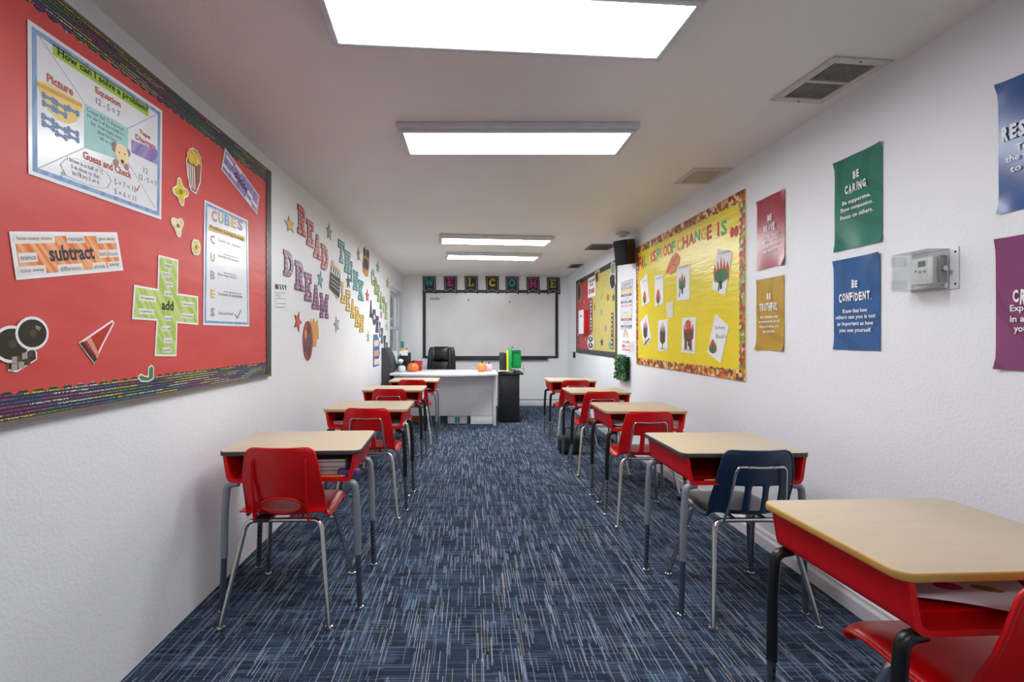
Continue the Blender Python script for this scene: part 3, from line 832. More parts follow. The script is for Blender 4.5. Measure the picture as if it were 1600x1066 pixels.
def open_book(label, loc, rz):
    t = thing('open_book', label, 'book', loc, rz)
    mb = MB()
    for s in (-1, 1):
        pr = [(0, .004), (.03, .018), (.08, .02), (.13, .010), (.13, .006), (0, 0)]
        pr = [(s*x, z) for x, z in pr]
        n = len(pr); mb.add([(x, -.09, z) for x, z in pr]+[(x, .09, z) for x, z in pr], [list(range(n)), list(range(n, 2*n))[::-1]]+[[i, (i+1) % n, n+(i+1) % n, n+i] for i in range(n)])
    mb.build('pages', M_PAPER, t)
    MB().box(-.134, .134, -.094, .094, -.003, -.0005).build('cover', mat('book_blue', (40, 70, 120), .5), t)
    wl_ = MB()
    for k in range(6): wl_.box(.02, .11, -.07+.024*k, -.064+.024*k, .0205, .021)
    wl_.build('print_lines', M_INK, t)
open_book('open book with white pages lying in the desk beyond the navy chair', (1.12, 3.31, BZ+.012), R(12))
book('blue_book', 'blue book under the open book in the poster-side desk', 'book', (1.06, 3.33, BZ), (.17, .22, .008), R(4), mat('book_navy', (30, 50, 100), .5))
for i in range(4):
    book('thin_book', ('bottom', 'third from top', 'second from top', 'top')[i]+' thin white book stacked deep in the open-book desk', 'book', (1.38, 3.33, BZ+i*.0135), (.16, .24, .012), R(-3+2*i), mat('book_pale_%d' % (i % 2), ((206, 208, 212), (160, 120, 120))[i % 2], .5), 'thin books in the open-book desk')
def sheet(name, label, cat, loc, w, d, rz, mtl=None, wav=.01, n=8, tilt=(0, 0)):
    mb = MB(); 
    for i in range(n+1):
        for j in range(n+1):
            x, y = -w/2+w*i/n, -d/2+d*j/n
            mb.v.append((x, y, .003+wav*(1+math.sin(3.1*i/n+1.3*j/n))))
    for i in range(n):
        for j in range(n):
            a = i*(n+1)+j; mb.f.append([a, a+n+1, a+n+2, a+1]); mb.mi.append(0)
    o = mb.build(name, mtl or M_PAPER, None, smooth=60); o.location = loc; o.rotation_euler = (tilt[0], tilt[1], rz)
    sol = o.modifiers.new('thickness', 'SOLIDIFY'); sol.thickness = .0008
    return tag(o, label, cat)
book('white_folder', 'pale folder in the desk with black legs beyond the solid-backed chair', 'folder', (-.60, 3.42, BZ), (.2, .26, .012), R(3), mat('folder_pale', (196, 198, 204), .5))
book('dark_book', 'dark book in the far pocket of the black-legged letter-side desk', 'book', (-.93, 3.45, BZ), (.18, .24, .03), R(-4), mat('book_brown', (92, 66, 60), .5))
sheet('paper_sheet', 'crumpled white sheet in the desk with the name label', 'paper', (-.62, 4.55, BZ), .2, .22, R(8))
sheet('paper_bundle', 'white papers poking out of the desk before the teacher desk', 'paper', (-.55, 5.45, BZ), .16, .2, R(20), wav=.016)
book('white_book', 'white book in the second farthest poster-side desk', 'book', (1.08, 4.36, BZ), (.2, .22, .014), R(3), mat('book_white', (210, 210, 214), .5))
book('green_book', 'greenish book inside the second farthest poster-side desk', 'book', (1.37, 4.40, BZ), (.15, .22, .05), R(-5), mat('book_green', (120, 130, 110), .6))
sheet('paper_wad', 'white papers in the farthest poster-side desk', 'paper', (1.38, 5.48, BZ), .12, .18, R(-10), wav=.02)
book('thin_tan_book', 'tan book across the mouth of the farthest poster-side desk', 'book', (1.1, 5.46, BZ), (.24, .14, .008), 0, mat('book_tan', (190, 170, 140), .6))
d5 = sheet('flower_drawing', 'white paper with pink and green flower drawing in the golden-edged desk', 'drawing', (1.20, 1.12, BZ+.016), .27, .17, R(-32), mat('drawing_paper', (222, 220, 226), .6), wav=.010)
d5.rotation_euler = (R(10), 0, R(-25))
def dz(x, y):
    i = (x+.135)/.27*8; j = (y+.10)/.20*8
    return .0042+.010*(1+math.sin(3.1*i/8+1.3*j/8))
for col, cx, cy, a, b, nm in (((196, 40, 140), -.035, -.03, .030, .013, 'pink_blossom'), ((150, 160, 40), .045, -.005, .034, .011, 'green_leaf'), ((60, 80, 60), -.05, .03, .022, .012, 'dark_leaf'), ((120, 140, 50), .02, .045, .03, .01, 'green_stem')):
    pts = ell(cx, cy, a, b, 12, .2)
    MB().add([(x, y, dz(x, y)) for x, y in pts], [tuple(range(12))]).build(nm, mat('crayon_'+nm, col, .7), d5)

# ------------------------------------------------------------------ teacher's end of the room
td = thing('teacher_desk', 'white teacher desk with bow-fronted top before the whiteboard', 'desk', (0, 0, 0))
DX0, DX1 = -1.13, .335
top = [(DX1+.02, 6.95), (DX0, 6.95), (DX0, 6.22)]
for k in range(1, 20):
    u = k/20; x = DX0+(DX1+.02-DX0)*u
    top.append((x, 6.22-.22*math.sin(math.pi*min(1, u*1.0))**.9*(1-.25*u)))
top.append((DX1+.02, 6.26))
MB().prism(top, .725, .755).build('desk_top', M_WHITE, td, bev=.004)
M_WHITE2 = mat('pale_grey_laminate', (244, 246, 248), .4, var=.02)
MB().box(DX0+.06, DX1-.04, 6.50, 6.52, .125, .725).build('modesty_panel', M_WHITE2, td, bev=.002)
MB().box(DX1-.04, DX1, 6.42, 6.93, 0, .725).build('side_panel', M_WHITE, td, bev=.002)
MB().box(DX0+.02, DX0+.06, 6.42, 6.93, 0, .725).build('side_panel', M_WHITE, td, bev=.002)
MB().box(-.025, DX1-.04, 6.51, 6.9, .004, .118).build('plinth_drawer', M_WHITE2, td, bev=.003)
cb_ = thing('storage_box', 'white box with a teal stripe on the floor under the teacher desk', 'box', (-.215, 6.68, 0))
MB().box(-.14, .14, -.12, .12, .002, .105).build('body', M_PAPER, cb_, bev=.004)
MB().box(-.145, .145, -.125, .125, .105, .118).build('lid', M_WHITE, cb_, bev=.003)
TEAL = mat('teal_print', (40, 150, 150), .5)
text_mb(MB(), 'H', 0, 0, .07, .085, 0, .05).build('printed_mark', TEAL, cb_, loc=(0, -.1215, .056)).rotation_euler = (math.pi/2, 0, 0)
MB().box(-.02, -.006, -.1212, -.1203, .004, .104).box(.006, .02, -.1212, -.1203, .004, .104).build('stripe', TEAL, cb_)
ob = thing('orange_box', 'orange-brown box on the floor under the far end of the teacher desk', 'box', (-.86, 6.75, 0))
MB().box(-.10, .10, -.1, .1, .002, .12).build('body', mat('orange_card', (190, 104, 40), .6), ob, bev=.004)
MB().box(-.105, .105, -.105, .105, .12, .135).build('lid', mat('orange_card_dark', (150, 78, 30), .6), ob, bev=.003)

def rbox(x0, x1, y0, y1, z0, z1, r, name, m, par, seg=5):
    return MB().box(x0, x1, y0, y1, z0, z1).build(name, m, par, bev=r, bseg=seg)
oc = thing('office_chair', 'black leather executive chair behind the teacher desk', 'chair', (-.525, 7.32, 0), R(-3))
rbox(-.25, .25, -.25, .25, .44, .55, .05, 'seat', M_LEATHER, oc)
def padded(w0, w1, z0, z1, y0, y1, lean, name, puff=.02, n=8):
    mb = MB(); n2 = 10
    for side in (0, 1):
        for i in range(n+1):
            for j in range(n2+1):
                u = -1+2*i/n; v = j/n2; w = w0+(w1-w0)*v
                z = z0+(z1-z0)*v; e = (1-abs(u)**3)*(1-abs(2*v-1)**3)
                y = (y0 if side == 0 else y1)+lean*v+(-puff if side == 0 else puff)*e
                mb.v.append((u*w/2*(1-.10*(max(0, v-.8)/.2)**2), y, z))
    k = (n+1)*(n2+1); q = lambda s, i, j: s*k+i*(n2+1)+j
    for i in range(n):
        for j in range(n2):
            mb.f.append([q(0, i, j), q(0, i+1, j), q(0, i+1, j+1), q(0, i, j+1)]); mb.f.append([q(1, i, j), q(1, i, j+1), q(1, i+1, j+1), q(1, i+1, j)])
    for i in range(n):
        mb.f.append([q(0, i, 0), q(1, i, 0), q(1, i+1, 0), q(0, i+1, 0)]); mb.f.append([q(0, i, n2), q(0, i+1, n2), q(1, i+1, n2), q(1, i, n2)])
    for j in range(n2):
        mb.f.append([q(0, 0, j), q(0, 0, j+1), q(1, 0, j+1), q(1, 0, j)]); mb.f.append([q(0, n, j), q(1, n, j), q(1, n, j+1), q(0, n, j+1)])
    mb.mi = [0]*len(mb.f)
    return mb.build(name, M_LEATHER, oc, smooth=60, bev=.012)
# the chair faces the class, so its padded front is at -y
padded(.50, .44, .50, 1.085, .17, .25, .06, 'backrest', .015)
for s in (-1, 1):
    mb = MB()
    w = padded(.13, .10, .53, 1.06, .125, .18, .055, 'side_bolster', .02, 6); w.location = (s*.185, 0, 0); w.rotation_euler = (0, R(-s*3.5), 0)
padded(.25, .25, .53, .86, .10, .17, .04, 'lumbar_cushion', .02)
padded(.27, .265, .865, 1.095, .115, .20, .03, 'headrest', .03)
for s in (-1, 1):
    MB().tube(fillet([(s*.25, .2, .50), (s*.30, .2, .50), (s*.30, .2, .66), (s*.30, -.12, .66), (s*.25, -.12, .50)], .06), .018).build('armrest', M_BLACK, oc, smooth=50)
MB().tube([(0, 0, .12), (0, 0, .44)], .03).build('pedestal', M_CHROME, oc, smooth=50)
for k in range(5):
    a = 2*math.pi*k/5+.3
    l = MB().tube([(0, 0, .12), (.28*math.cos(a), .28*math.sin(a), .075)], .022, r2=.014).build('base_arm', M_BLACK, oc, smooth=50)
    MB().tube([(.28*math.cos(a)-.012, .28*math.sin(a), .0275), (.28*math.cos(a)+.012, .28*math.sin(a), .0275)], .027, 12).build('caster', M_BLACK, l, smooth=50)

# cabinet
bc = thing('filing_cabinet', 'black wood-grain cabinet standing against the end of the white teacher desk', 'cabinet', (.545, 6.93, 0))
MB().box(-.145, .145, -.27, .30, .004, .70).build('body', M_BLACKW, bc, bev=.002)
MB().box(-.142, .142, -.286, -.27, .02, .69).build('door', M_BLACKW, bc, bev=.002)
MB().box(-.17, .20, -.31, .32, .701, .725).build('cabinet_top', M_BLACKW, bc, bev=.003)
MB().tube([(.01, -.286, .66), (.01, -.294, .66)], .009, 12).build('lock', M_CHROME, bc, smooth=50)
for z in (.1, .66): MB().box(.1415, .1455, -.28, -.25, z-.02, z+.02).build('hinge', M_CHROME, bc)
CT = .7255
def upright(name, label, x, y, w, d, h, m, rz=0, cat='binder', group='folders on the black cabinet'):
    t = thing(name, label, cat, (x, y, CT), rz, group)
    MB().box(-w/2, w/2, -d/2, d/2, 0, h).build('cover', m, t, bev=.003)
    MB().box(-w/2+.003, w/2-.003, -d/2+.012, d/2+.001, .004, h-.006).build('pages', M_PAPER, t)
    return t
upright('binder', 'black binder standing behind the yellow one on the cabinet', .465, 6.98, .085, .28, .285, M_BLACK)
upright('yellow_folder', 'yellow folder standing upright between black binder and green folders', .528, 6.96, .028, .27, .33, mat('yellow_card', (236, 206, 40), .4))
upright('green_folder', 'narrow bright green folder beside the yellow folder', .568, 6.96, .045, .27, .345, mat('green_card', (20, 160, 84), .35))
gt = thing('green_tray', 'bright green plastic tray standing on edge on the black cabinet', 'tray', (.66, 6.93, CT+.055), 0)
GR = mat('green_plastic', (14, 150, 74), .3)
mb = MB().prism(rrect(-.062, .078, 0, .27, .02), 0, .008).build('panel', GR, gt); mb.rotation_euler = (math.pi/2, 0, 0)
fr = MB()
oo, ii = rrect(-.064, .080, -.002, .272, .02, 4), rrect(-.045, .062, .02, .25, .03, 4)
nq = len(oo)
fr.add([(x, -.03, z) for x, z in oo]+[(x, -.03, z) for x, z in ii]+[(x, -.004, z) for x, z in oo]+[(x, -.008, z) for x, z in ii],
       [f for i in range(nq) for f in ((i, (i+1) % nq, nq+(i+1) % nq, nq+i), (2*nq+i, 2*nq+(i+1) % nq, (i+1) % nq, i), (nq+i, nq+(i+1) % nq, 3*nq+(i+1) % nq, 3*nq+i))])
fr.build('rim', mat('green_plastic_dark', (16, 124, 66), .3), gt)
wb_ = thing('wire_rack', 'thin wire desk rack holding the green tray on the cabinet', 'rack', (.692, 6.88, CT))
for x in (-.09, 0, .09): MB().tube(fillet([(x, .13, .11), (x, .13, .004), (x, -.06, .004), (x, -.06, .05)], .02), .003, 6).build('wire', M_CHROME, wb_)
MB().tube([(-.09, -.06, .05), (.09, -.06, .05)], .003, 6).tube([(-.09, .13, .11), (.09, .13, .11)], .003, 6).build('wire_rail', M_CHROME, wb_)
for k in range(3):
    s_ = sheet('paper', ('lowest', 'middle', 'topmost')[k]+' cream sheet in the loose pile on the black cabinet', 'paper', (.485, 6.74, CT+.0015+.009*k), .23, .17, R(-6+9*k), mat('cream_paper', (228, 224, 214), .6), wav=.003)
    s_['group'] = 'papers on the black cabinet'
o = MB().lathe([(.05, 0), (.055, .01), (.05, .03), (.03, .045)], 16).build('tape_dispenser', M_BLACK, None, smooth=50, bev=0); o.location = (.60, 6.77, CT)
tag(o, 'small black tape dispenser in front of the green folders', 'tape dispenser')

DT = .7555
def pumpkin(label, x, y, r, h, col, stem, name='pumpkin'):
    t = thing(name, label, 'pumpkin', (x, y, DT), rnd.random(), 'pumpkins on the teacher desk')
    prof = [(.35*r, .0), (.75*r, .06*h), (.97*r, .3*h), (r, .5*h), (.93*r, .72*h), (.7*r, .92*h), (.38*r, h), (.12*r, .95*h)]
    MB().lathe(prof, 48, (0, 0, 0), 0, 10, .14).build('body', mat('pumpkin_%d' % col[0], col, .45, var=.12, vs=25), t, smooth=70)
    MB().tube([(0, 0, .92*h), (.004, 0, 1.12*h), (.016, .004, 1.28*h)], .2*r, 8, r2=.13*r).build('stem', mat('pumpkin_stem', stem, .7), t, smooth=50)
pumpkin('plump orange pumpkin with dark stem beside the red box', -.848, 6.50, .085, .125, (216, 118, 44), (44, 34, 24))
pumpkin('rounder orange pumpkin with black stem at the cabinet end of the desk', .135, 6.50, .072, .125, (214, 132, 66), (30, 26, 22))
pumpkin('pink pumpkin partly behind the rounder orange one',   .238, 6.63, .062, .105, (226, 178, 186), (226, 200, 200))
pumpkin('pale blue-grey pumpkin beside the plump orange one', -1.002, 6.47, .058, .09, (196, 208, 212), (120, 124, 110))
rb = thing('red_card_box', 'red box with dark corner standing behind the plump orange pumpkin', 'box', (-.82, 6.72, DT), R(-8))
MB().box(-.075, .075, -.03, .03, 0, .145).build('body', mat('red_card', (176, 36, 44), .5), rb, bev=.003)
MB().box(-.0755, -.03, -.0308, -.0302, .10, .145).build('corner_label', M_BLACK, rb)
pc = thing('pencil_cup', 'dark square pencil cup holding pink and white tissue on the teacher desk', 'cup', (-1.05, 6.62, DT))
MB().box(-.04, .04, -.04, .04, 0, .11).build('cup', mat('slate_plastic', (66, 68, 78), .5), pc, bev=.006)
for i in range(5):
    tp = MB().lathe([(.002, 0), (.018, .03), (.024, .05), (.012, .062)], 10, lobes=5, depth=.3).build('paper_flower', mat('tissue_%d' % (i % 2), ((232, 206, 210), (236, 236, 238))[i % 2], .8), pc, smooth=60)
    tp.location = (-.025+.0125*i, .01*(-1)**i, .10+.008*(i % 3))

# dark file organiser leaning against the wall at the desk's end
fo = thing('file_organiser', 'tall dark grey tapering file organiser between the wall and the desk end', 'file organiser', (-1.2635, 6.55, 0))
FG = mat('charcoal_plastic', (62, 64, 68), .5)
pro = [(0, .002), (.125, .002), (.125, .70), (.128, .765), (.165, .775), (.115, .96), (.05, 1.10), (0, 1.10)]
np_ = len(pro)
MB().add([(x, -.2, z) for x, z in pro]+[(x, .2, z) for x, z in pro], [list(range(np_)), list(range(np_, 2*np_))[::-1]]+[[i, np_+i, np_+(i+1) % np_, (i+1) % np_] for i in range(np_)]).build('bin', FG, fo, bev=.006)
MB().box(.0, .04, .201, .32, .80, 1.02).build('divider', FG, fo, bev=.006)
for i, (col, z) in enumerate((((226, 214, 150), .98), ((216, 220, 230), 1.0), ((150, 190, 200), .96))):
    p_ = MB().box(-.04, .04, -.001, .001, 0, .18).build('file_paper', mat('file_%d' % i, col, .6), fo); p_.location = (.075+.025*i, .215+.03*i, z-.14); p_.rotation_euler = (R(-8), R(6*i-6), R(10))
lb = thing('black_letter_tray', 'black wire letter tray with papers beside the dark file organiser', 'tray', (-.985, 6.86, DT))
MB().box(-.10, .05, -.07, -.062, 0, .22).box(-.10, .05, .062, .07, 0, .26).box(-.10, -.093, -.062, .062, 0, .24).build('tray', M_BLACK, lb, bev=.003)
p_ = MB().box(-.06, .06, -.001, .001, 0, .24).build('paper', M_PAPER, lb, loc=(-.02, -.02, .06)); p_.rotation_euler = (R(-12), R(-10), 0)
p_ = MB().box(-.03, .03, -.001, .001, 0, .18).build('paper', mat('yellow_note', (226, 208, 120), .6), lb, loc=(-.075, .02, .10)); p_.rotation_euler = (R(-8), R(-6), 0)
# teal and yellow card, pink card taped to the window
def card(name, label, y, z, w, h, cols, x=XL-.035):
    t = thing(name, label, 'card', (x, y, z), 0, 'cards at the window')
    for i, c in enumerate(cols):
        MB().box(-.0006, .0006, -w/2, w/2, h*i/len(cols), h*(i+1)/len(cols)).build('colour_block', mat('card_%d_%d_%d' % c, c, .5), t)
    return t
t = thing('teal_yellow_card', 'teal and yellow card standing at the window foot', 'card', (-1.065, 6.92, 1.03), 0, 'cards at the window')
MB().box(-.025, .025, 0, .001, .055, .155).build('teal_block', mat('card_teal', (20, 140, 140), .5), t)
MB().box(-.022, .022, 0, .001, -.02, .055).build('yellow_block', mat('card_yellow', (226, 190, 30), .5), t)
MB().box(-.002, .002, .001, .003, -.274, .12).build('stick', M_INK, t)
t = thing('pink_card', 'pink and white card on a stick beside the teal and yellow card', 'card', (-1.0, 6.935, .985), 0, 'cards at the window')
MB().box(-.022, .022, 0, .001, .02, .15).build('pink_block', mat('card_pink', (222, 190, 206), .5), t)
MB().prism(ell(0, .08, .012, .03, 12), .0, .001).build('rose_mark', mat('card_rose', (196, 60, 100), .5), t).rotation_euler = (math.pi/2, 0, 0)
MB().box(-.002, .002, .001, .003, -.23, .1).build('stick', M_INK, t)

# bag on the floor under the far desks
bg_ = thing('green_bag', 'dark green and black bag on the floor under the second farthest poster-side desk', 'bag', (1.05, 4.9, 0))
bm_ = MB().box(-.13, .13, -.08, .08, .004, .2).build('body', mat('dark_green_cloth', (24, 50, 40), .8), bg_, bev=.05, bseg=4)
MB().tube(fillet([(-.06, 0, .19), (-.05, 0, .27), (.05, 0, .27), (.06, 0, .19)], .03), .008, 8).build('handle', M_BLACK, bg_, smooth=50)
# ------------------------------------------------------------------ whiteboard and WELCOME pennants (back wall)
MAR = mat('black_board_frame', (34, 36, 42), .4)
wbm, t = newmat('whiteboard_enamel')
t.l(t.ramp(t.noise(t.coord((1, 1, 1)), 1.6, 3), [(.35, lin((214, 210, 210))), (.65, lin((222, 220, 222)))]), t.b.inputs['Base Color']); t.b.inputs['Roughness'].default_value = .2
t.b.inputs['Specular IOR Level'].default_value = .6
bx0, bz1 = WB.at(660.8, 453.5); bx1, bz0 = WB.at(871.8, 559.5)
ft = .052
wboard = wthing('whiteboard', WB, rect(bx0+.02, bx1-.02, bz0+.02, bz1-.02), wbm, 'wide white whiteboard in a black frame on the far wall', 'whiteboard', thick=.012)
for u0, u1, v0, v1 in ((bx0, bx1, bz1-ft, bz1), (bx0, bx0+ft, bz0, bz1-ft), (bx1-ft, bx1, bz0, bz1-ft), (bx0+ft, bx1-ft, bz0, bz0+ft*.7)):
    wpart(wboard, 'frame_rail', rect(u0, u1, v0, v1), MAR, .012, .022)
u0_, v0_, _ = ORG[wboard.name]
MB().box(bx0+.3-u0_, WB.at(855, 0)[0]-u0_, bz0-.03-v0_, bz0+.004-v0_, 0, .07).build('marker_tray', MAR, wboard, bev=.003)
wtext(wboard, 'inside', WB.at(680, 466.5)[0], WB.at(680, 466.5)[1], M_BLACK, w=.17, h=.05, bold=.012, name='marker_writing')
for i, (x, y, w_) in enumerate(((731.8, 469, 'under the letter L pennant'), (796.3, 472, 'under the letter O pennant'), (800.5, 543, 'low above the marker tray'))):
    u, v = WB.at(x, y); o = MB().lathe([(.016, 0), (.014, .01)], 12).build('magnet', M_INK, None, smooth=50); o.matrix_world = WB.matrix(u, v, .0135)
    tag(o, 'small round grey magnet on the whiteboard '+w_, 'magnet', 'magnets on the whiteboard')
u, v = WB.at(819, 556); er = MB().box(-.09, .09, 0, .03, 0, .05).build('board_eraser', M_BLACK, None, bev=.004); er.matrix_world = WB.matrix(u, bz0+.0045, .012)
tag(er, 'black felt eraser resting on the whiteboard tray', 'eraser')

FLAGC = {'t': (30, 160, 176), 'm': (206, 50, 140), 'g': (172, 196, 60), 'y': (228, 204, 50)}
flags = [('W', 671, 'tmt'[0]), ('E', 703.6, 'm'), ('L', 736.2, 'g'), ('C', 769, 'y'), ('O', 799.8, 't'), ('M', 832.6, 'm'), ('E', 864.2, 'g')]
CN = {'t': 'teal', 'm': 'magenta', 'g': 'lime green', 'y': 'yellow'}
for i, (ch, cx, cc) in enumerate(flags):
    sl = (cx-738)/200*1.5
    yt, yb_ = 431.2+max(0, i-1)*.55, 459.0+max(0, i-1)*.3
    x0, v1 = WB.at(cx-10.3, yt); x1, v0 = WB.at(cx+10.3, yb_)
    vm = v0+.062
    xm = (x0+x1)/2
    out = [(x0, v1), (x0+.01, v0), (xm, vm), (x1+.005, v0-.008), (x1-.004, v1)]
    where = {'W': 'first', 'L': 'third', 'C': 'fourth', 'O': 'fifth', 'M': 'sixth'}.get(ch, 'second' if i == 1 else 'last')
    f = wthing('pennant', WB, out, M_BLACK, 'black swallowtail pennant with %s letter %s, %s in the WELCOME row' % (CN[cc], ch, where), 'pennant', w0=.024, thick=.002, group='WELCOME pennants')
    g = .021; a, b, c, d, e = [Vector(p) for p in out]
    inn = [(x0+g, v1-g), (x0+g+.008, v0+g*1.6), (xm, vm+g*1.15), (x1-g+.004, v0+g*1.4), (x1-g-.003, v1-g)]
    gg = g+.008
    in2 = [(x0+gg, v1-gg), (x0+gg+.008, v0+gg*1.75), (xm, vm+gg*1.15), (x1-gg+.004, v0+gg*1.55), (x1-gg-.003, v1-gg)]
    wpart(f, 'border_line', [[inn[k], inn[(k+1) % 5], in2[(k+1) % 5], in2[k]] for k in range(5)], mat('pennant_line', (168, 160, 160), .6))
    if cc in 'tg': pass
    H = .145; cv = v1-.04-H/2; w_ = slab_w(ch)*H*1.0
    wpart(f, 'letter', [[(xm-w_/2+x*H, cv-H/2+y*H) for x, y in p] for p in slab(ch)], hatch('pennant_letter_'+cc, FLAGC[cc], tuple(int(k*.8) for k in FLAGC[cc]), 90, .8), .0008)

# ------------------------------------------------------------------ red bulletin board (left wall)
BU0, BU1, BV0, BV1 = .55, 2.815, 1.016, 2.262
BT = .018
board = wthing('bulletin_board', WL, rect(BU0, BU1, BV0, BV1), M_REDPAPER, 'large red bulletin board of math posters with charcoal scalloped border', 'bulletin board', thick=BT)
bu, bv, _ = ORG[board.name]
def scallop(L, W, pitch, amp, flip=False):
    """strip along local x from 0 to L, outer edge at y=0, scalloped inner edge around y=W"""
    n = max(1, round(L/pitch)); p = L/n; pts = [(0, 0), (L, 0)]
    for i in range(n):
        for k in range(5):
            a = math.pi*k/5; pts.append((L-i*p-p*k/5, W+amp*math.sin(a)))
    pts.append((0, W))
    return [(x, -y) for x, y in pts] if flip else pts
def strip(par, name, L, Wd, pitch, amp, m, loc, rot, z0, z1, flip=False):
    o = MB().prism(scallop(L, Wd, pitch, amp, flip), z0, z1).build(name, m, par); o.location = (loc[0], loc[1], 0); o.rotation_euler = (0, 0, rot)
    return o
BW = BU1-BU0; BH = BV1-BV0
strip(board, 'border_strip', BW, .066, .046, .014, M_WORDS, (BU0-bu, BV0-bv), 0, BT, BT+.002)
strip(board, 'border_strip', BW, .066, .046, .014, M_WORDS, (BU0-bu, BV1-bv), 0, BT, BT+.002, True)
strip(board, 'border_strip', BH, .05, .046, .012, M_DKBORDER, (BU1-bu, BV0-bv), math.pi/2, BT+.002, BT+.004)
for b in (rect(BU0, BU1, BV0-.014, BV0), rect(BU0, BU1, BV1, BV1+.010), rect(BU1, BU1+.012, BV0-.014, BV1+.010)):
    wpart(board, 'frame_rail', b, mat('board_frame_brown', (120, 112, 104), .5, .2), .003, .0205)
PB = BT+.0025          # things pinned to this board start here

BLUEB = hatch('blue_chalk_border', (112, 150, 190), (140, 172, 206), 50, .3)
def framed(par, q, inset, band, m):
    """border band following a convex quad q (absolute uv) as four strips"""
    c = Vector((sum(p[0] for p in q)/4, sum(p[1] for p in q)/4))
    def shr(k):
        us = [p[0] for p in q]; w = max(us)-min(us)
        r = []
        for p in q:
            d = Vector(p)-c; r.append((c.x+d.x-math.copysign(k, d.x), c.y+d.y-math.copysign(k, d.y)))
        return r
    a, b = shr(inset), shr(inset+band)
    return wpart(par, 'printed_border', [[a[i], a[(i+1) % 4], b[(i+1) % 4], b[i]] for i in range(4)], m)
A = lambda x, y: WL.at(20+x/3.23, 20+y/3.23)
q = [A(35, 30), A(727, 495), A(722, 1045), A(40, 812)]
ps = wthing('math_poster', WL, q, M_PAPERGLOSS, 'large white poster headed How can I solve a problem on the red board', 'poster', w0=PB)
ROT[ps.name] = math.atan2(q[1][1]-q[0][1], q[1][0]-q[0][0])
framed(ps, q, .012, .014, BLUEB)
RUST = mat('rust_print', (190, 92, 76), .5); LINEG = mat('pale_line', (170, 172, 176), .5)
cq = [A(327, 455), A(552, 583), A(550, 755), A(325, 682)]
for a, b in ((A(72, 85), cq[0]), (A(715, 505), cq[1]), (A(690, 985), cq[2]), (A(68, 795), cq[3])):
    wpart(ps, 'dividing_line', bar(a[0], a[1], b[0], b[1], .0025), LINEG, .0004)
wpart(ps, 'centre_panel', cq, mat('aqua_print', (160, 208, 204), .4))
wpart(ps, 'title_band', [A(162, 155), A(657, 478), A(655, 525), A(165, 212)], mat('lime_print', (168, 200, 60), .4))
def wt_px(par, s, M, xl, xr, xc, yc, h, m, bold=.015, name='lettering'):
    """text of height h (m) spanning measured columns xl..xr, centred at row yc of column xc"""
    ul, ur = M(xl, 0)[0], M(xr, 0)[0]; v = M(xc, yc)[1]
    return wtext(par, s, (ul+ur)/2, v, m, w=ur-ul, h=h, bold=bold, name=name, rot=ROT.get(par.name, 0))
wt_px(ps, 'How can I solve a problem?', A, 188, 652, 430, 352, .030, M_BLACK, .03)
wt_px(ps, 'Picture', A, 133, 268, 200, 362, .026, RUST, .03)
wt_px(ps, 'Equation', A, 382, 512, 447, 430, .028, RUST, .03)
wt_px(ps, '12 - 5 = 7', A, 385, 508, 447, 478, .022, M_INK, 0)
wt_px(ps, 'Tape', A, 608, 665, 637, 617, .022, RUST, .03)
wt_px(ps, 'Diagram', A, 588, 692, 640, 655, .026, RUST, .03)
wt_px(ps, 'Guess and Check', A, 318, 568, 443, 768, .026, RUST, .03)
wt_px(ps, '12', A, 630, 652, 641, 797, .02, M_INK, 0)
wt_px(ps, '12 - 5 = 7', A, 606, 697, 652, 845, .02, M_INK, 0)
wt_px(ps, '5 + 7 = 12', A, 480, 590, 535, 872, .02, M_INK, 0)
wt_px(ps, '5 + 6 = 11', A, 480, 590, 535, 920, .02, M_INK, 0)
wt_px(ps, 'Cooper had 12 dog treats.\nHe ate 5 of the treats in a\nday. How many treats\ndoes he have\nleft to eat?', A, 338, 535, 432, 590, .085, M_INK, 0)
wt_px(ps, 'I know 6 is half of 12.\n5 is close to that,\nso I\'ll try 5 or 6.', A, 238, 425, 335, 805, .056, M_INK, 0)
wpart(ps, 'check_mark', [bar(*A(588, 885), *A(596, 900), .004), bar(*A(596, 900), *A(610, 872), .004)], RUST)
wpart(ps, 'tape_bar', [A(568, 640), A(703, 695), A(702, 768), A(567, 705)], hatch('violet_chalk', (130, 112, 172), (160, 142, 196), 60, .6))
u0, v0 = A(200, 470)
bowl = [A(80, 345), A(130, 350), A(220, 400), A(315, 460), A(306, 515), A(282, 552), A(245, 562), A(190, 540), A(140, 490), A(105, 420)]
wpart(ps, 'bowl_picture', bowl, mat('cream_yellow_print', (238, 206, 130), .4))
wpart(ps, 'bowl_rim', [A(80, 345), A(315, 460), A(313, 480), A(84, 368)], mat('amber_print', (214, 168, 84), .4), .0008)
BONE = mat('blue_bone_print', (112, 136, 172), .4)
def bone(cx, cy, w=.03, h=.012):
    u, v = A(cx, cy); return [ell(u-w/2, v+h*.35, h*.55, h*.5, 8), ell(u-w/2, v-h*.35, h*.55, h*.5, 8), ell(u+w/2, v+h*.35, h*.55, h*.5, 8), ell(u+w/2, v-h*.35, h*.55, h*.5, 8), rect(u-w/2, u+w/2, v-h*.35, v+h*.35)]
for cx, cy in ((142, 430), (142, 470), (205, 468), (205, 505), (268, 496), (140, 535), (142, 572), (207, 582), (208, 620), (268, 600), (270, 632)):
    wpart(ps, 'bone_picture', bone(cx, cy), BONE, .0012)
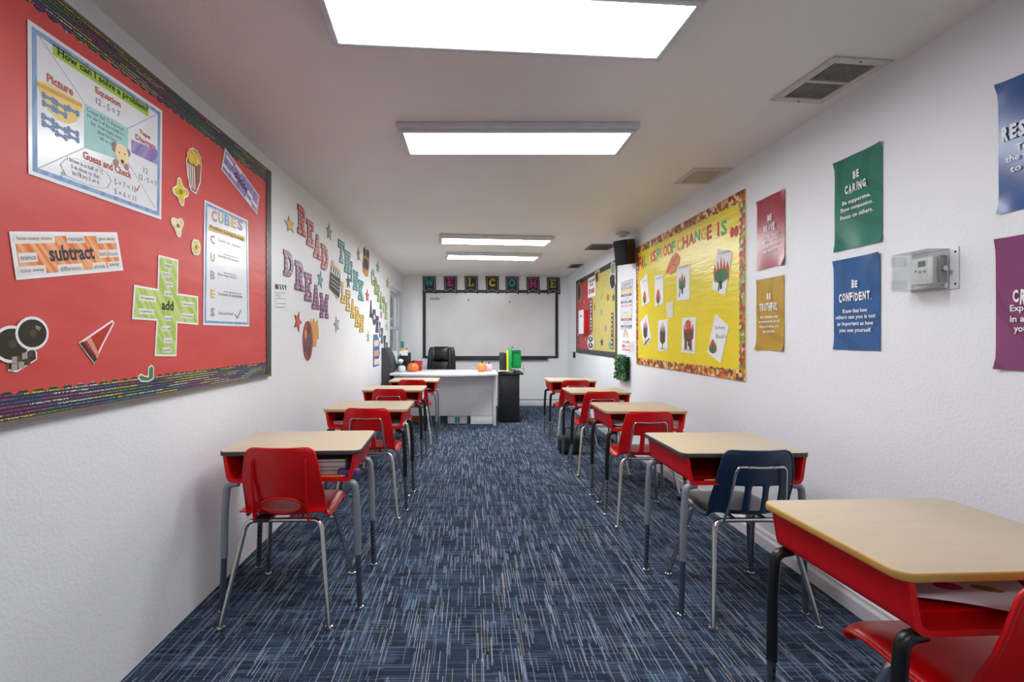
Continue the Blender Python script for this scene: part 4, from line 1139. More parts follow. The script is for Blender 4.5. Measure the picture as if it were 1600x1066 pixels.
dg_ = [('dog_ear', [A(465, 655), A(485, 650), A(492, 690), A(480, 705), A(468, 690)], (150, 110, 96)), ('dog_ear', [A(535, 690), A(555, 690), A(563, 715), A(550, 735), A(538, 715)], (150, 110, 96)),
       ('dog_head', ell(*A(518, 715), .031, .036, 18), (238, 214, 160)), ('dog_paw', ell(*A(487, 757), .011, .013, 12), (160, 120, 104)), ('dog_paw', ell(*A(542, 778), .010, .012, 12), (160, 120, 104)), ('dog_nose', ell(*A(519, 751), .007, .007, 10), (30, 28, 28)), ('dog_eye', ell(*A(503, 705), .0025, .003, 8), (30, 28, 28)), ('dog_eye', ell(*A(530, 714), .0025, .003, 8), (30, 28, 28))]
for i, (nm, p, c) in enumerate(dg_): wpart(ps, nm, p, mat('print_'+nm, c, .4), .001+.0004*i)
cl = [A(200, 765), A(230, 735), A(290, 735), A(340, 755), A(400, 775), A(450, 815), A(465, 850), A(445, 885), A(400, 885), A(340, 868), A(280, 845), A(230, 820)]
c_ = Vector((sum(p[0] for p in cl)/12, sum(p[1] for p in cl)/12))
wpart(ps, 'thought_bubble', [[p, cl[(i+1) % 12], tuple(c_+(Vector(cl[(i+1) % 12])-c_)*.97), tuple(c_+(Vector(p)-c_)*.97)] for i, p in enumerate(cl)], LINEG)
wpart(ps, 'bubble_dot', [ell(*A(218, 812), .009, .006, 10)], LINEG); wpart(ps, 'bubble_dot', [ell(*A(207, 824), .004, .003, 8)], LINEG)

def bordered(name, W, q, fill, label, cat, w0, edge=M_PAPER, k=None, inset=.008, group=None):
    """card cut with a white margin and a coloured field inside"""
    o = wthing(name, W, q, edge, label, cat, w0=w0, group=group)
    c = Vector((sum(p[0] for p in q)/len(q), sum(p[1] for p in q)/len(q)))
    inn = inset_poly(q, inset)
    wpart(o, 'coloured_field', inn, fill, .0005)
    return o
def inset_poly(q, d):
    n = len(q); a = sum(q[i][0]*q[(i+1) % n][1]-q[(i+1) % n][0]*q[i][1] for i in range(n))
    sg = 1 if a > 0 else -1; out = []
    for i in range(n):
        p0, p1, p2 = Vector(q[i-1]), Vector(q[i]), Vector(q[(i+1) % n])
        e1, e2 = (p1-p0).normalized(), (p2-p1).normalized()
        n1, n2 = Vector((-e1.y, e1.x))*sg, Vector((-e2.y, e2.x))*sg
        m_ = n1+n2
        if m_.length < .3: out.append(tuple(p1+n1*d)); continue
        m_ = m_.normalized(); out.append(tuple(p1+m_*(d/max(.45, m_.dot(n1)))))
    return out
TAGW = mat('label_white', (232, 228, 224), .45, var=.01)
# subtract card
S_ = lambda x, y: WL.at(x/3.44, 350+y/3.44)
q = [S_(5, 40), S_(595, 45), S_(630, 250), S_(45, 302)]
sc_ = bordered('subtract_card', WL, q, hatch('orange_chalk', (222, 116, 40), (238, 176, 130), 46, -.7), 'orange subtract word card with a white margin on the red board', 'card', PB, inset=.012)
ROT[sc_.name] = math.atan2(q[1][1]-q[0][1], q[1][0]-q[0][0])
def words(par, M, rows, h=.012, pad=.006, ink=None):
    mb = []; tx = []
    u0, v0, t_ = ORG[par.name]
    T = MB()
    for s, xl, xr, y in rows:
        ul, ur = M(xl, 0)[0], M(xr, 0)[0]; v = M((xl+xr)/2, y)[1]
        ra = ROT.get(par.name, 0); cs, sn = math.cos(ra), math.sin(ra); um_ = (ul+ur)/2
        mb.append([(um_+x*cs-y*sn, v+x*sn+y*cs) for x, y in rect(ul-um_, ur-um_, -h*.5-pad, h*.5+pad)]); text_mb(T, s, um_-u0, v-v0, (ur-ul)*.84, h, t_+.0016, 0, ra)
    for r in mb: wpart(par, 'word_label', r, TAGW, .0009)
    T.build('lettering', ink or M_INK, par)
words(sc_, S_, [('how many more', 22, 255, 78), ('remain', 318, 415, 80), ('give away', 482, 588, 82), ('minus', 57, 158, 180), ('left', 495, 540, 160), ('lose', 548, 598, 158), ('take away', 50, 208, 250), ('difference', 270, 408, 238), ('shrink', 463, 535, 228), ('away', 545, 612, 222)], .014)
wt_px(sc_, 'subtract', S_, 218, 470, 345, 153, .048, mat('navy_print', (44, 44, 66), .5), .03)
# add plus sign
Z = lambda p: [WL.at(*a) for a in p]
plus = Z([(239, 398), (270.6, 406), (270, 458.5), (302, 463), (302.4, 508), (269, 505), (267.6, 557), (233, 557), (236, 501.4), (197, 499), (200.4, 445), (237.6, 451.6)])
ad = bordered('add_card', WL, plus, hatch('lime_chalk', (160, 192, 84), (196, 214, 130), 40, -.6), 'green plus-shaped add word card on the red board', 'card', PB, inset=.008)
B_ = lambda x, y: WL.at(180+x/3.333, 220+y/3.333)
words(ad, B_, [('more', 228, 268, 654), ('sum', 215, 258, 697), ('plus', 232, 272, 748), ('all', 226, 268, 797), ('altogether', 92, 182, 822), ('together', 92, 172, 890), ('combined', 318, 386, 852), ('increase', 318, 382, 912), ('and', 226, 266, 925), ('in all', 216, 262, 978), ('total', 224, 268, 1040), ('both', 218, 262, 1090)], .011, .005)
wt_px(ad, 'add', B_, 212, 275, 243, 858, .040, M_BLACK, .03)
# divide strip
dv = bordered('divide_card', WL, Z([(345, 231.4), (399.6, 306.4), (395.4, 335), (339, 264.4)]), hatch('violet_chalk2', (134, 116, 178), (166, 148, 204), 50, .5), 'slanted violet divide word card at the board corner', 'card', PB, inset=.007)
ul, vl = WL.at(352, 255); ur, vr = WL.at(388, 305)
a_ = math.atan2(vr-vl, ur-ul)
u_, v_ = WL.at(370, 284)
wtext(dv, 'divide', u_, v_, M_BLACK, w=.15, h=.04, bold=.03, rot=a_)
for (x, y) in ((352, 251), (346, 262), (358, 276), (384, 304), (391, 318), (382, 314), (366, 264)):
    u, v = WL.at(x, y); wpart(dv, 'word_label', [(u+math.cos(a_)*dx-math.sin(a_)*dy, v+math.sin(a_)*dx+math.cos(a_)*dy) for dx, dy in rect(-.035, .035, -.009, .009)], TAGW, .0009)
# CUBES poster
q = Z([(312, 312), (381, 344.5), (383.4, 510.4), (310, 508)])
cu = wthing('cubes_poster', WL, q, M_PAPERGLOSS, 'narrow white CUBES problem solving poster on the red board', 'poster', w0=PB)
ROT[cu.name] = math.atan2(q[1][1]-q[0][1], q[1][0]-q[0][0])
framed(cu, q, .010, .012, BLUEB)
def cb_px(s, xl, xr, y, h, m, bold=.02): return wt_px(cu, s, B_, xl, xr, (xl+xr)/2, y, h, m, bold)
CC = [(200, 80, 70), (110, 160, 90), (90, 120, 180), (226, 150, 60), (120, 90, 160)]
for i, ch in enumerate('CUBES'):
    x = 478+i*34; cb_px(ch, x, x+28, 392+i*12, .055, mat('cubes_%d' % i, tuple(int(c*.6+90) for c in CC[i]), .4), .04)
wpart(cu, 'title_band', [B_(462, 435), B_(655, 500), B_(655, 528), B_(462, 466)], mat('gold_print', (222, 192, 110), .4))
cb_px('Problem Solving Strategy', 470, 648, 482, .022, M_BLACK, .01)
for i, (ch, y, tx, x1) in enumerate((('C', 515, 'Circle the numbers', 635), ('U', 608, 'Underline the question', 622), ('B', 700, 'Box key words', 610), ('E', 798, 'Evaluate & eliminate', 640), ('S', 893, 'Solve and check', 595))):
    cb_px(ch, 471, 494, y, .042, mat('cubes_%d' % i, CC[i], .4), .04)
    cb_px(tx, 512, x1, y+(28 if i == 0 else 14 if i else 10)-8, .016, M_INK, 0)
    if i in (1, 2, 3): cb_px('_'*12, 540, x1-4, y-6, .003, M_INK, 0)
wpart(cu, 'check_mark', [bar(*B_(604, 905), *B_(613, 925), .006), bar(*B_(613, 925), *B_(634, 882), .006)], mat('navy_print', (44, 44, 66), .5))
# popcorn
def cut(name, pts, fill, label, cat, W=WL, w0=PB, inset=.006, group=None): return bordered(name, W, pts, fill, label, cat, w0, inset=inset, group=group)
pbx = Z([(288, 233), (294, 230.5), (301, 236), (306, 245), (307.5, 258), (306, 285), (299, 304), (290, 297), (285, 275), (283, 250)])
pc_ = cut('popcorn_cutout', pbx, mat('popcorn_brown', (150, 88, 66), .4), 'red striped popcorn box cutout on the red board', 'cutout')
for i in range(4):
    a = 285.5+i*3.0; wpart(pc_, 'box_stripe', Z([(a, 254+i*2), (a+1.5, 255+i*2), (a+3.0, 293+i*1.5), (a+1.6, 292+i*1.5)]), TAGW, .001)
POP = mat('popcorn_yellow', (226, 190, 70), .5, var=.25, vs=60)
for (x, y, r) in ((288, 243, .02), (293, 240, .02), (298, 245, .022), (302, 251, .02), (291, 250, .02), (297, 253, .02)):
    wpart(pc_, 'popcorn_kernel', ell(*WL.at(x, y), r, r*.9, 10), POP, .0012+.0003*((x-288)/2.5))
def kernel(cx, cy, rx, ry, n, seed, label, c):
    u, v = WL.at(cx, cy); r_ = random.Random(seed); ph = r_.random()*6
    pts = [(u+rx*(1+.28*math.sin(n*t+ph))*math.cos(t), v+ry*(1+.28*math.sin(n*t+ph))*math.sin(t)) for t in [2*math.pi*k/28 for k in range(28)]]
    o = cut('popcorn_piece', pts, mat('popcorn_%d' % c[2], c, .5, var=.3, vs=50), label, 'cutout', inset=.006, group='popcorn pieces on the red board')
    wpart(o, 'kernel_shade', ell(u, v, rx*.3, ry*.25, 8), mat('popcorn_core', (150, 130, 60), .6), .001)
kernel(274.5, 300, .044, .048, 4, 1, 'bright yellow popcorn piece just under the popcorn box', (222, 196, 40))
kernel(270, 353, .036, .038, 3, 2, 'cream popcorn piece between the box and the plus sign', (232, 216, 168))
kernel(299, 386.5, .026, .048, 2, 3, 'slim yellowish popcorn piece beside the CUBES poster', (224, 204, 120))
# film camera, megaphone, cactus
cm = Z([(0, 515), (8, 514), (16, 519), (24, 505), (34, 498.5), (46, 499), (55, 508), (56.5, 522), (50, 538), (41, 544), (46, 551), (46, 562), (14, 582), (0, 580)])
cam_ = cut('film_camera_cutout', cm, mat('sepia_dark', (58, 52, 46), .4), 'black old film camera cutout with round reels on the red board', 'cutout')
wpart(cam_, 'camera_body', Z([(0, 548), (22, 541), (40, 545), (43, 551), (44, 561), (15, 578), (0, 577)]), mat('sepia_reel', (44, 38, 32), .35), .0008)
for kk, (x, y, r) in enumerate(((6, 538, .045), (38, 521, .042))):
    u, v = WL.at(x, y); wpart(cam_, 'white_margin', ell(u, v, r+.007, r+.006, 22), M_PAPER, .0009+.001*kk); wpart(cam_, 'film_reel', ell(u, v, r, r*.95, 22), mat('sepia_reel', (44, 38, 32), .35), .0012+.001*kk); wpart(cam_, 'reel_hub', ell(u, v, r*.25, r*.25, 12), mat('sepia_mid', (74, 64, 54), .4), .0015+.001*kk)
    wpart(cam_, 'reel_glint', [bar(u+r*.2, v+r*.5, u+r*.55, v+r*.35, .004), bar(u+r*.2, v+r*.38, u+r*.5, v+r*.22, .003)], mat('sepia_light', (170, 160, 150), .4), .0015+.001*kk)
for k, (x, y) in enumerate(((10, 562), (18, 560), (26, 556), (34, 553), (20, 570), (30, 565), (9, 573))): wpart(cam_, 'camera_detail', rect(*(lambda u, v: (u-.008, u+.008, v-.010, v+.008))(*WL.at(x, y))), mat(('sepia_light', 'sepia_mid')[k % 2], ((170, 160, 150), (96, 86, 76))[k % 2], .4), .0014+.0001*k)
mg = Z([(166, 500), (169, 505), (150, 541), (137, 569), (112, 536)])
mgo = cut('megaphone_cutout', mg, mat('megaphone_red', (186, 44, 34), .3), 'red megaphone cone cutout with dark mouth on the red board', 'cutout')
wpart(mgo, 'dark_mouth', Z([(113.5, 536.2), (119, 533.5), (141, 560), (137, 567)]), mat('megaphone_dark', (74, 40, 30), .35), .001)
wpart(mgo, 'highlight_band', Z([(124, 532), (131, 527.5), (144, 553), (141, 558)]), mat('megaphone_pale', (216, 150, 136), .3), .001)
ct = Z([(207, 592), (206.5, 588), (211, 584), (217, 587), (222, 588), (223, 574), (228, 570), (232, 574), (231.5, 592), (224, 597), (212, 597)])
cut('cactus_cutout', ct, mat('cactus_green', (60, 128, 66), .5), 'small green cactus cutout tucked behind the lower border', 'cutout', inset=.005)

# ------------------------------------------------------------------ letters, stars and cutouts along the letter wall
LW = 'letters of the wall words'
def word(wd, rgb, dot, M, boxes, cname):
    fillm = dots('letter_%s' % wd.lower(), rgb, dot, 30, .23, .4); edge = mat('letter_edge_'+wd.lower(), tuple(int(c*.68) for c in rgb), .5)
    seen = {}
    for ch, (xl, xr, yt, yb_) in zip(wd, boxes):
        xc = (xl+xr)/2
        u0, _ = M(xl, 0); u1, _ = M(xr, 0); _, v1 = M(xc, yt); _, v0 = M(xc, yb_)
        uc, vc = (u0+u1)/2, (v0+v1)/2; W_, H_ = u1-u0, v1-v0; w_ = slab_w(ch)
        mb = MB()
        for k_, p in enumerate(slab(ch, .035)): mb.prism([((x-w_/2)/w_*W_, (y-.5)*H_) for x, y in p], 0, .003+k_*5e-5)
        seen[ch] = seen.get(ch, 0)+1
        nth = ('first ' if seen[ch] == 1 else 'second ') if wd.count(ch) > 1 else ''
        o = wthing('wall_letter', WL, rect(u0, u1, v0, v1), None, '%s dotted paper letter %s, %sin the word %s on the wall' % (cname, ch, nth, wd), 'letter', thick=.003, group=LW, mesh=mb.mesh('wall_letter', edge))
        wpart(o, 'letter_face', [[(uc+(x-w_/2)/w_*W_, vc+(y-.5)*H_) for x, y in p] for p in slab(ch, -.005)], fillm, .0014)
P4 = lambda x, y: WL.at(425+x/4.1, 310+y/4.1)
P5 = lambda x, y: WL.at(500+x/4.264, 340+y/4.264)
word('READ', (196, 84, 76), (236, 190, 182), P4, [(162, 212, 58, 232), (220, 265, 150, 306), (266, 311, 238, 385), (314, 357, 306, 458)], 'coral red')
word('DREAM', (142, 86, 134), (214, 180, 208), P4, [(73, 133, 345, 500), (146, 200, 412, 588), (207, 254, 486, 656), (256, 303, 560, 708), (306, 358, 616, 764)], 'purple')
word('THINK', (92, 158, 156), (206, 228, 224), P5, [(121, 160, 160, 300), (161, 200, 228, 368), (198, 219, 298, 425), (220, 251, 360, 484), (254, 287, 424, 550)], 'teal')
word('LEARN', (222, 182, 66), (248, 230, 170), P5, [(138, 169, 438, 568), (171, 201, 490, 622), (202, 231, 548, 668), (233, 260, 600, 728), (262, 291, 652, 762)], 'golden yellow')
word('CREATE', (150, 178, 110), (220, 232, 190), P5, [(340, 360, 348, 452), (361, 380, 404, 510), (381, 397, 454, 560), (397, 413, 500, 608), (415, 430, 532, 632), (431, 447, 572, 676)], 'leaf green')
word('ACHIEVE', (54, 54, 84), (120, 120, 150), P5, [(330, 347, 556, 664), (349, 368, 612, 714), (370, 389, 660, 764), (391, 404, 700, 796), (405, 419, 740, 836), (422, 437, 790, 880), (438, 450, 834, 884)], 'navy')
SG = 'paper stars on the letter wall'
for nm, rgb, x0, x1, y0, y1, rot, w_ in (
        ('golden yellow', (226, 180, 74), 444, 460, 338, 363, .2, 'before the word READ'), ('green', (130, 176, 116), 509.5, 518.5, 349, 375, 0, 'above the end of READ'),
        ('teal blue', (72, 158, 176), 495.5, 504.5, 423, 450, -.2, 'under READ near the clapperboard'), ('red', (206, 70, 62), 458.5, 471, 486, 518, .9, 'under the word DREAM'),
        ('silver grey', (166, 170, 172), 521.5, 530, 494, 519, .3, 'beside the end of DREAM'), ('mauve pink', (178, 120, 140), 557, 562.5, 386, 408, .2, 'before the vintage camera cutout'),
        ('navy blue', (62, 66, 118), 540.5, 547, 428, 451, .1, 'between THINK and LEARN'), ('coral red', (206, 92, 84), 570.5, 576.5, 452, 472, 0, 'after the letter K of THINK'),
        ('sky blue', (96, 160, 176), 587.5, 592.5, 409, 426, 0, 'above the word CREATE'), ('gold', (208, 170, 84), 603, 608, 434, 451, 0, 'near the window top'),
        ('pale green', (150, 184, 150), 572.5, 577.5, 517, 535, 0, 'above the blue film strip'), ('rose', (196, 96, 140), 593.5, 597, 484.5, 498, 0, 'between CREATE and ACHIEVE'), ('pale grey', (186, 188, 190), 602, 606, 503, 517, 0, 'beside the window frame')):
    (u0, _), (u1, _) = WL.at(x0, 0), WL.at(x1, 0); xc = (x0+x1)/2; v1 = WL.at(xc, y0)[1]; v0 = WL.at(xc, y1)[1]
    r = (v1-v0)/1.85; uc, vc = (u0+u1)/2, (v0+v1)/2-r*.05; rx = (u1-u0)/1.9
    sh = lambda k: [(uc+x*rx*k, vc+y*r*k) for x, y in star(0, 0, 1, rot)]
    o = wthing('wall_star', WL, sh(1), mat('star_edge_'+nm.replace(' ', '_'), tuple(int(c*.72) for c in rgb), .5), nm+' paper star '+w_, 'star', thick=.003, group=SG)
    wpart(o, 'star_face', [(ORG[o.name][0]+(a-ORG[o.name][0]), b) for a, b in sh(.8)], dots('star_'+nm.replace(' ', '_'), rgb, tuple(min(255, int(c*.6+100)) for c in rgb), 45, .22), .0006)
# clapperboard held by hands
TANP = mat('tan_print', (206, 164, 120), .45, var=.2, vs=30)
cb2 = wthing('clapperboard_cutout', WL, [P5(*p) for p in ((70, 300), (82, 280), (97, 318), (132, 350), (128, 505), (112, 550), (100, 525), (62, 470), (58, 440), (66, 400))], TANP, 'hand-held film clapperboard cutout between DREAM and THINK', 'cutout')
wpart(cb2, 'slate', [P5(*p) for p in ((64, 362), (134, 412), (127, 538), (61, 474))], M_BLACK)
wpart(cb2, 'clap_stick', [P5(*p) for p in ((74, 322), (133, 374), (132, 406), (72, 352))], M_BLACK)
for k in range(4):
    x = 80+k*14; y = 330+k*12.2; wpart(cb2, 'clap_stripe', [P5(*p) for p in ((x, y), (x+6, y+6), (x+2, y+36), (x-4, y+30))], M_WHITEP, .0009)
for k in range(3): wpart(cb2, 'slate_line', [P5(*p) for p in ((72, 395+k*26), (127, 440+k*26), (127, 443+k*26), (72, 398+k*26))], M_WHITEP, .0009)
# film reel with burst
bs = wthing('film_reel_cutout', WL, [P4(*p) for p in ((240, 815), (247, 768), (254, 800), (266, 765), (275, 798), (292, 778), (296, 830), (298, 900), (286, 905), (280, 955), (268, 948), (250, 960), (226, 1000), (206, 985), (196, 925), (198, 860), (215, 828))], mat('mustard_print', (214, 160, 78), .45, var=.08), 'film reel cutout on a mustard ticket burst under DREAM', 'cutout')
u, v = P4(228, 905); RX = (P4(261, 0)[0]-P4(196, 0)[0])/2; RV = .155
wpart(bs, 'reel', ell(u, v-.01, RX*.98, RV, 26), mat('reel_red', (150, 58, 48), .4, var=.25, vs=25), .0006)
for k in range(5): wpart(bs, 'reel_hole', ell(u+RX*.56*math.cos(k*1.257), v-.01+RV*.56*math.sin(k*1.257), RX*.24, RV*.24, 12), mat('reel_hole_%d' % (k % 3), ((70, 76, 96), (60, 60, 64), (206, 150, 90))[k % 3], .45), .001)
wpart(bs, 'reel_hub', ell(u, v-.01, RX*.2, RV*.2, 12), mat('reel_hub', (60, 84, 150), .4), .001)
# vintage camera
vc_ = wthing('vintage_camera_cutout', WL, [P5(*p) for p in ((287, 205), (300, 192), (306, 212), (318, 210), (328, 225), (326, 330), (318, 392), (304, 396), (284, 360), (280, 300), (288, 250))], mat('tan_print2', (178, 148, 112), .45, var=.2, vs=30), 'vintage film camera cutout between THINK and CREATE', 'cutout')
for nm, x, y, a, b, c in (('reel', 295, 232, 8, 26, (60, 52, 46)), ('reel', 316, 245, 9, 26, (70, 62, 56)), ('camera_body', 305, 310, 16, 38, (64, 54, 48)), ('lens', 292, 318, 6, 20, (30, 28, 28)), ('glow', 306, 368, 10, 18, (226, 160, 70))):
    (ua, _), (ub, _) = P5(x-a, 0), P5(x+a, 0); vt, vb = P5(x, y-b)[1], P5(x, y+b)[1]
    wpart(vc_, nm, ell((ua+ub)/2, (vt+vb)/2, (ub-ua)/2, (vt-vb)/2, 14), mat('vcam_'+nm+str(c[0]), c, .45), .0006+.0003*(x % 3))
# blue film strip
q = [P5(356, 776), P5(398, 800), P5(394, 985), P5(352, 997)]
fs = wthing('film_strip_cutout', WL, [P5(*p) for p in ((354, 780), (382, 778), (386, 800), (398, 830), (394, 880), (398, 905), (390, 940), (393, 985), (352, 998))], mat('film_blue', (58, 106, 170), .4), 'blue film strip cutout with pictures low beside the window', 'cutout')
for k, (y, c) in enumerate(((838, (226, 200, 180)), (905, (214, 160, 120)), (962, (232, 214, 200)))):
    wpart(fs, 'frame_picture', [P5(360, y-18), P5(392, y-22), P5(390, y+18), P5(359, y+22)], mat('film_pic_%d' % k, c, .5, var=.3, vs=40), .0006)
# small clapper notice
q = [P4(18, 548), P4(88, 556), P4(86, 705), P4(18, 698)]
nt = wthing('clapper_notice', WL, q, M_PAPER, 'small white notice with black striped top beside the red board', 'notice')
wpart(nt, 'black_band', [P4(18, 549), P4(88, 557), P4(87, 588), P4(18, 580)], M_BLACK)
for k in range(3): wpart(nt, 'white_stripe', [P4(36+k*16, 553+k*2), P4(43+k*16, 554+k*2), P4(50+k*16, 584+k*2), P4(43+k*16, 583+k*2)], M_WHITEP, .0009)
for k, y in enumerate((603, 640, 672, 694)): wpart(nt, 'printed_line', [P4(22, y), P4(84, y+3), P4(84, y+6), P4(22, y+3)], M_INK)
wt_px(nt, 'RULES', P4, 24, 52, 38, 622, .018, M_INK, 0)

# ------------------------------------------------------------------ yellow board (right wall)
(u0, v1), (u1, _) = WR.at(995, 388), WR.at(1165.5, 300)
YU0, YU1, YV0, YV1 = u0, u1, .962, 2.19
yb_o = wthing('yellow_board', WR, rect(YU0, YU1, YV0, YV1), M_YELPAPER, 'bright yellow autumn bulletin board with pumpkin and leaf border', 'bulletin board', thick=.005)
yu, yv, _ = ORG[yb_o.name]; YT = .005
for y0, fl in ((YV0, False), (YV1, True)):
    strip(yb_o, 'border_strip', YU1-YU0, .060, .075, .013, M_FALLTOP, (YU0-yu, y0-yv), 0, YT, YT+.002, fl)
strip(yb_o, 'border_strip', YV1-YV0-.14, .052, .045, .010, M_FALLSIDE, (YU1-yu, YV0-yv+.07), math.pi/2, YT, YT+.002)
strip(yb_o, 'border_strip', YV1-YV0-.14, .052, .045, .010, M_FALLSIDE, (YU0-yu, YV0-yv+.07), math.pi/2, YT, YT+.002, True)
PY = YT+.0025
G = lambda x, y: WR.at(990+x/3.3316, 290+y/3.3316)
RED_, GRN, YLW, ORG_ = (208, 56, 40), (90, 176, 110), (226, 184, 44), (216, 90, 40)
title = [('F', 28, 42, 372, 445, RED_), ('A', 42, 57, 368, 438, RED_), ('L', 58, 73, 362, 420, GRN), ('L', 75, 89, 352, 412, YLW), ('I', 91, 101, 345, 402, RED_), ('S', 103, 119, 336, 396, RED_),
         ('P', 123, 141, 326, 390, GRN), ('R', 142, 158, 318, 378, YLW), ('O', 159, 178, 310, 370, ORG_), ('O', 180, 199, 300, 362, RED_), ('F', 201, 220, 290, 350, GRN), ('C', 228, 255, 278, 340, YLW),
         ('H', 260, 287, 262, 326, RED_), ('A', 291, 320, 246, 308, RED_), ('N', 323, 350, 232, 292, GRN), ('G', 354, 384, 220, 284, YLW), ('E', 387, 411, 204, 280, RED_), ('I', 437, 455, 192, 264, RED_), ('S', 460, 490, 180, 258, GRN)]
wds = ['FALL']*4+['IS']*2+['PROOF']*5+['CHANGE']*6+['final IS']*2
nm_ = {RED_: 'red', GRN: 'green', YLW: 'yellow', ORG_: 'orange'}
cnt = {}
for (ch, x0, x1, y0, y1, c), wd in zip(title, wds):
    (ua, _), (ub, _) = G(x0, 0), G(x1, 0); xc = (x0+x1)/2; vt = G(xc, y0)[1]; vb = G(xc, y1)[1]
    H_ = min(.16, vt-vb); W_ = (ub-ua)*(.55 if ch == 'I' else 1.05)
    v_, f_, tw, th = text_data(ch, .035)
    uc, vc = (ua+ub)/2, (vt+vb)/2
    mb = MB(); mb.add([(x/tw*W_, y/th*H_, .0014) for x, y in v_], f_)
    cu_ = bpy.data.meshes.new('title_letter'); cu_.from_pydata(mb.v, [], mb.f); cu_.materials.append(mat('title_'+nm_[c], c, .5)); cu_.update()
    cnt[(wd, ch)] = cnt.get((wd, ch), 0)+1; k = cnt[(wd, ch)]
    dup_ = wd.count(ch) > 1 and wd != 'final IS'
    lab = '%s paper letter %s, %sof %s in the yellow board title' % (nm_[c], ch, ('first ' if k == 1 else 'second ') if dup_ else '', wd)
    o = wthing('title_letter', WR, rect(ua, ub, vb, vt), None, lab, 'letter', w0=PY-.002, thick=.0014, group='title letters of the yellow board', mesh=cu_)
    so = o.modifiers.new('thickness', 'SOLIDIFY'); so.thickness = .0012; so.offset = -1
for (x, y, w_) in ((518, 243, 'first'), (540, 237, 'second')):
    u, v = G(x, y); wthing('title_dot', WR, ell(u, v, .026, .036, 14), mat('title_red', RED_, .5), 'red paper dot, %s of the two ending the yellow board title' % w_, 'dot', w0=PY-.002, thick=.0014, group='title dots of the yellow board')
lf = [(170, 455), (190, 400), (205, 370), (228, 350), (245, 372), (243, 400), (228, 440), (200, 463), (185, 455)]
o = wthing('paper_leaf', WR, [G(*p) for p in lf], mat('leaf_orange', (222, 112, 40), .5), 'orange paper leaf under the yellow board title', 'leaf', w0=PY)
mdr = mat('leaf_vein', (130, 60, 24), .5)
wpart(o, 'leaf_vein', [bar(*G(178, 455), *G(236, 365), .006), bar(*G(195, 425), *G(190, 405), .005), bar(*G(205, 412), *G(228, 415), .005), bar(*G(213, 398), *G(207, 378), .005)], mdr)
def tree(par, M, cx, base, top, hw, outer, inner, trunk=True, inn=.55, spikes=0):
    u, vb = M(cx, base); vt = M(cx, top)[1]; H_ = vt-vb; w = hw
    tear = lambda k, s=1: [(u+w*s*x, vb+H_*(.12+.88*y*s)) for x, y in ((0, 0), (.55, .04), (.95, .2), (1, .38), (.75, .62), (.35, .85), (0, 1), (-.35, .85), (-.75, .62), (-1, .38), (-.95, .2), (-.55, .04))]
    if spikes:
        pts = []
        for i in range(spikes*2+1):
            x = -1+2*i/(spikes*2); pts.append((u+w*x, vb+H_*((1.0-.25*abs(x)) if i % 2 else .55)))
        pts += [(u+w*.9, vb+H_*.25), (u, vb+H_*.15), (u-w*.9, vb+H_*.25)]
        wpart(par, 'flame', pts, outer, .0006)
        wpart(par, 'green_crown', ell(u, vb+H_*.38, w*.85, H_*.22, 14), inner, .001)
    else:
        wpart(par, 'flame', tear(1), outer, .0006); wpart(par, 'green_crown', tear(1, inn), inner, .001)
    if trunk: wpart(par, 'trunk', rect(u-w*.12, u+w*.12, vb-H_*.02, vb+H_*.22), mat('crayon_trunk', (52, 44, 40), .7), .0014)
FL = mat('crayon_flame', (206, 84, 44), .6, var=.35, vs=45); GR_ = mat('crayon_green', (44, 116, 66), .6, var=.3, vs=45); BR = mat('crayon_brown', (104, 62, 44), .6, var=.4, vs=45); DKR = mat('crayon_dark_red', (150, 62, 44), .6, var=.4, vs=40); DKG = mat('crayon_dark_green', (56, 70, 54), .6, var=.4, vs=40)
DRG = 'burning bush drawings on the yellow board'
def drawing(pts, label): return wthing('bush_drawing', WR, [G(*p) for p in pts], M_PAPER, label, 'drawing', w0=PY, group=DRG)
HAND = 'The Burning Bush'
d = drawing(((38, 500), (75, 457), (88, 605), (50, 632)), 'tilted white drawing of a small green and orange flame under the word FALL'); tree(d, G, 62, 622, 545, .045, FL, GR_); wt_px(d, HAND, G, 46, 74, 60, 498, .02, M_INK, 0)
d = drawing(((115, 470), (160, 460), (160, 615), (115, 630)), 'upright white drawing of a slim orange flame under the letters PR'); tree(d, G, 133, 625, 535, .05, FL, GR_); wt_px(d, HAND, G, 120, 156, 138, 482, .022, M_INK, 0)
d = drawing(((230, 422), (298, 408), (297, 592), (230, 600)), 'white drawing of a green bush with red flames beside the orange leaf'); tree(d, G, 258, 560, 450, .06, DKR, GR_, True, .8, 3); wt_px(d, HAND, G, 240, 292, 266, 425, .022, M_INK, 0)
wpart(d, 'trunk', [bar(*G(244, 580), *G(250, 520), .012), bar(*G(262, 565), *G(262, 520), .010)], mat('crayon_trunk', (52, 44, 40), .7), .0014)
d = drawing(((443, 332), (520, 343), (485, 572), (413, 540)), 'tilted white drawing of tall flames over a green tree under IS'); tree(d, G, 462, 535, 365, .10, FL, GR_, True, .7, 5); wt_px(d, HAND, G, 448, 510, 478, 350, .022, M_INK, 0)
wpart(d, 'trunk', [bar(*G(449, 550), *G(454, 500), .014)], mat('crayon_trunk', (52, 44, 40), .7), .0016)
wthing('blank_note', WR, [G(*p) for p in ((175, 612), (210, 603), (211, 685), (178, 692))], mat('pale_note', (222, 222, 206), .6), 'small blank pale note in the middle of the yellow board', 'note', w0=PY)
d = drawing(((38, 715), (75, 665), (97, 800), (60, 842)), 'tilted white drawing of a dark bush in the lower row near the border'); tree(d, G, 66, 815, 690, .055, DKR, DKG, True, .75, 3)
wpart(d, 'black_base', [bar(*G(60, 830), *G(88, 795), .016)], M_BLACK, .0014)
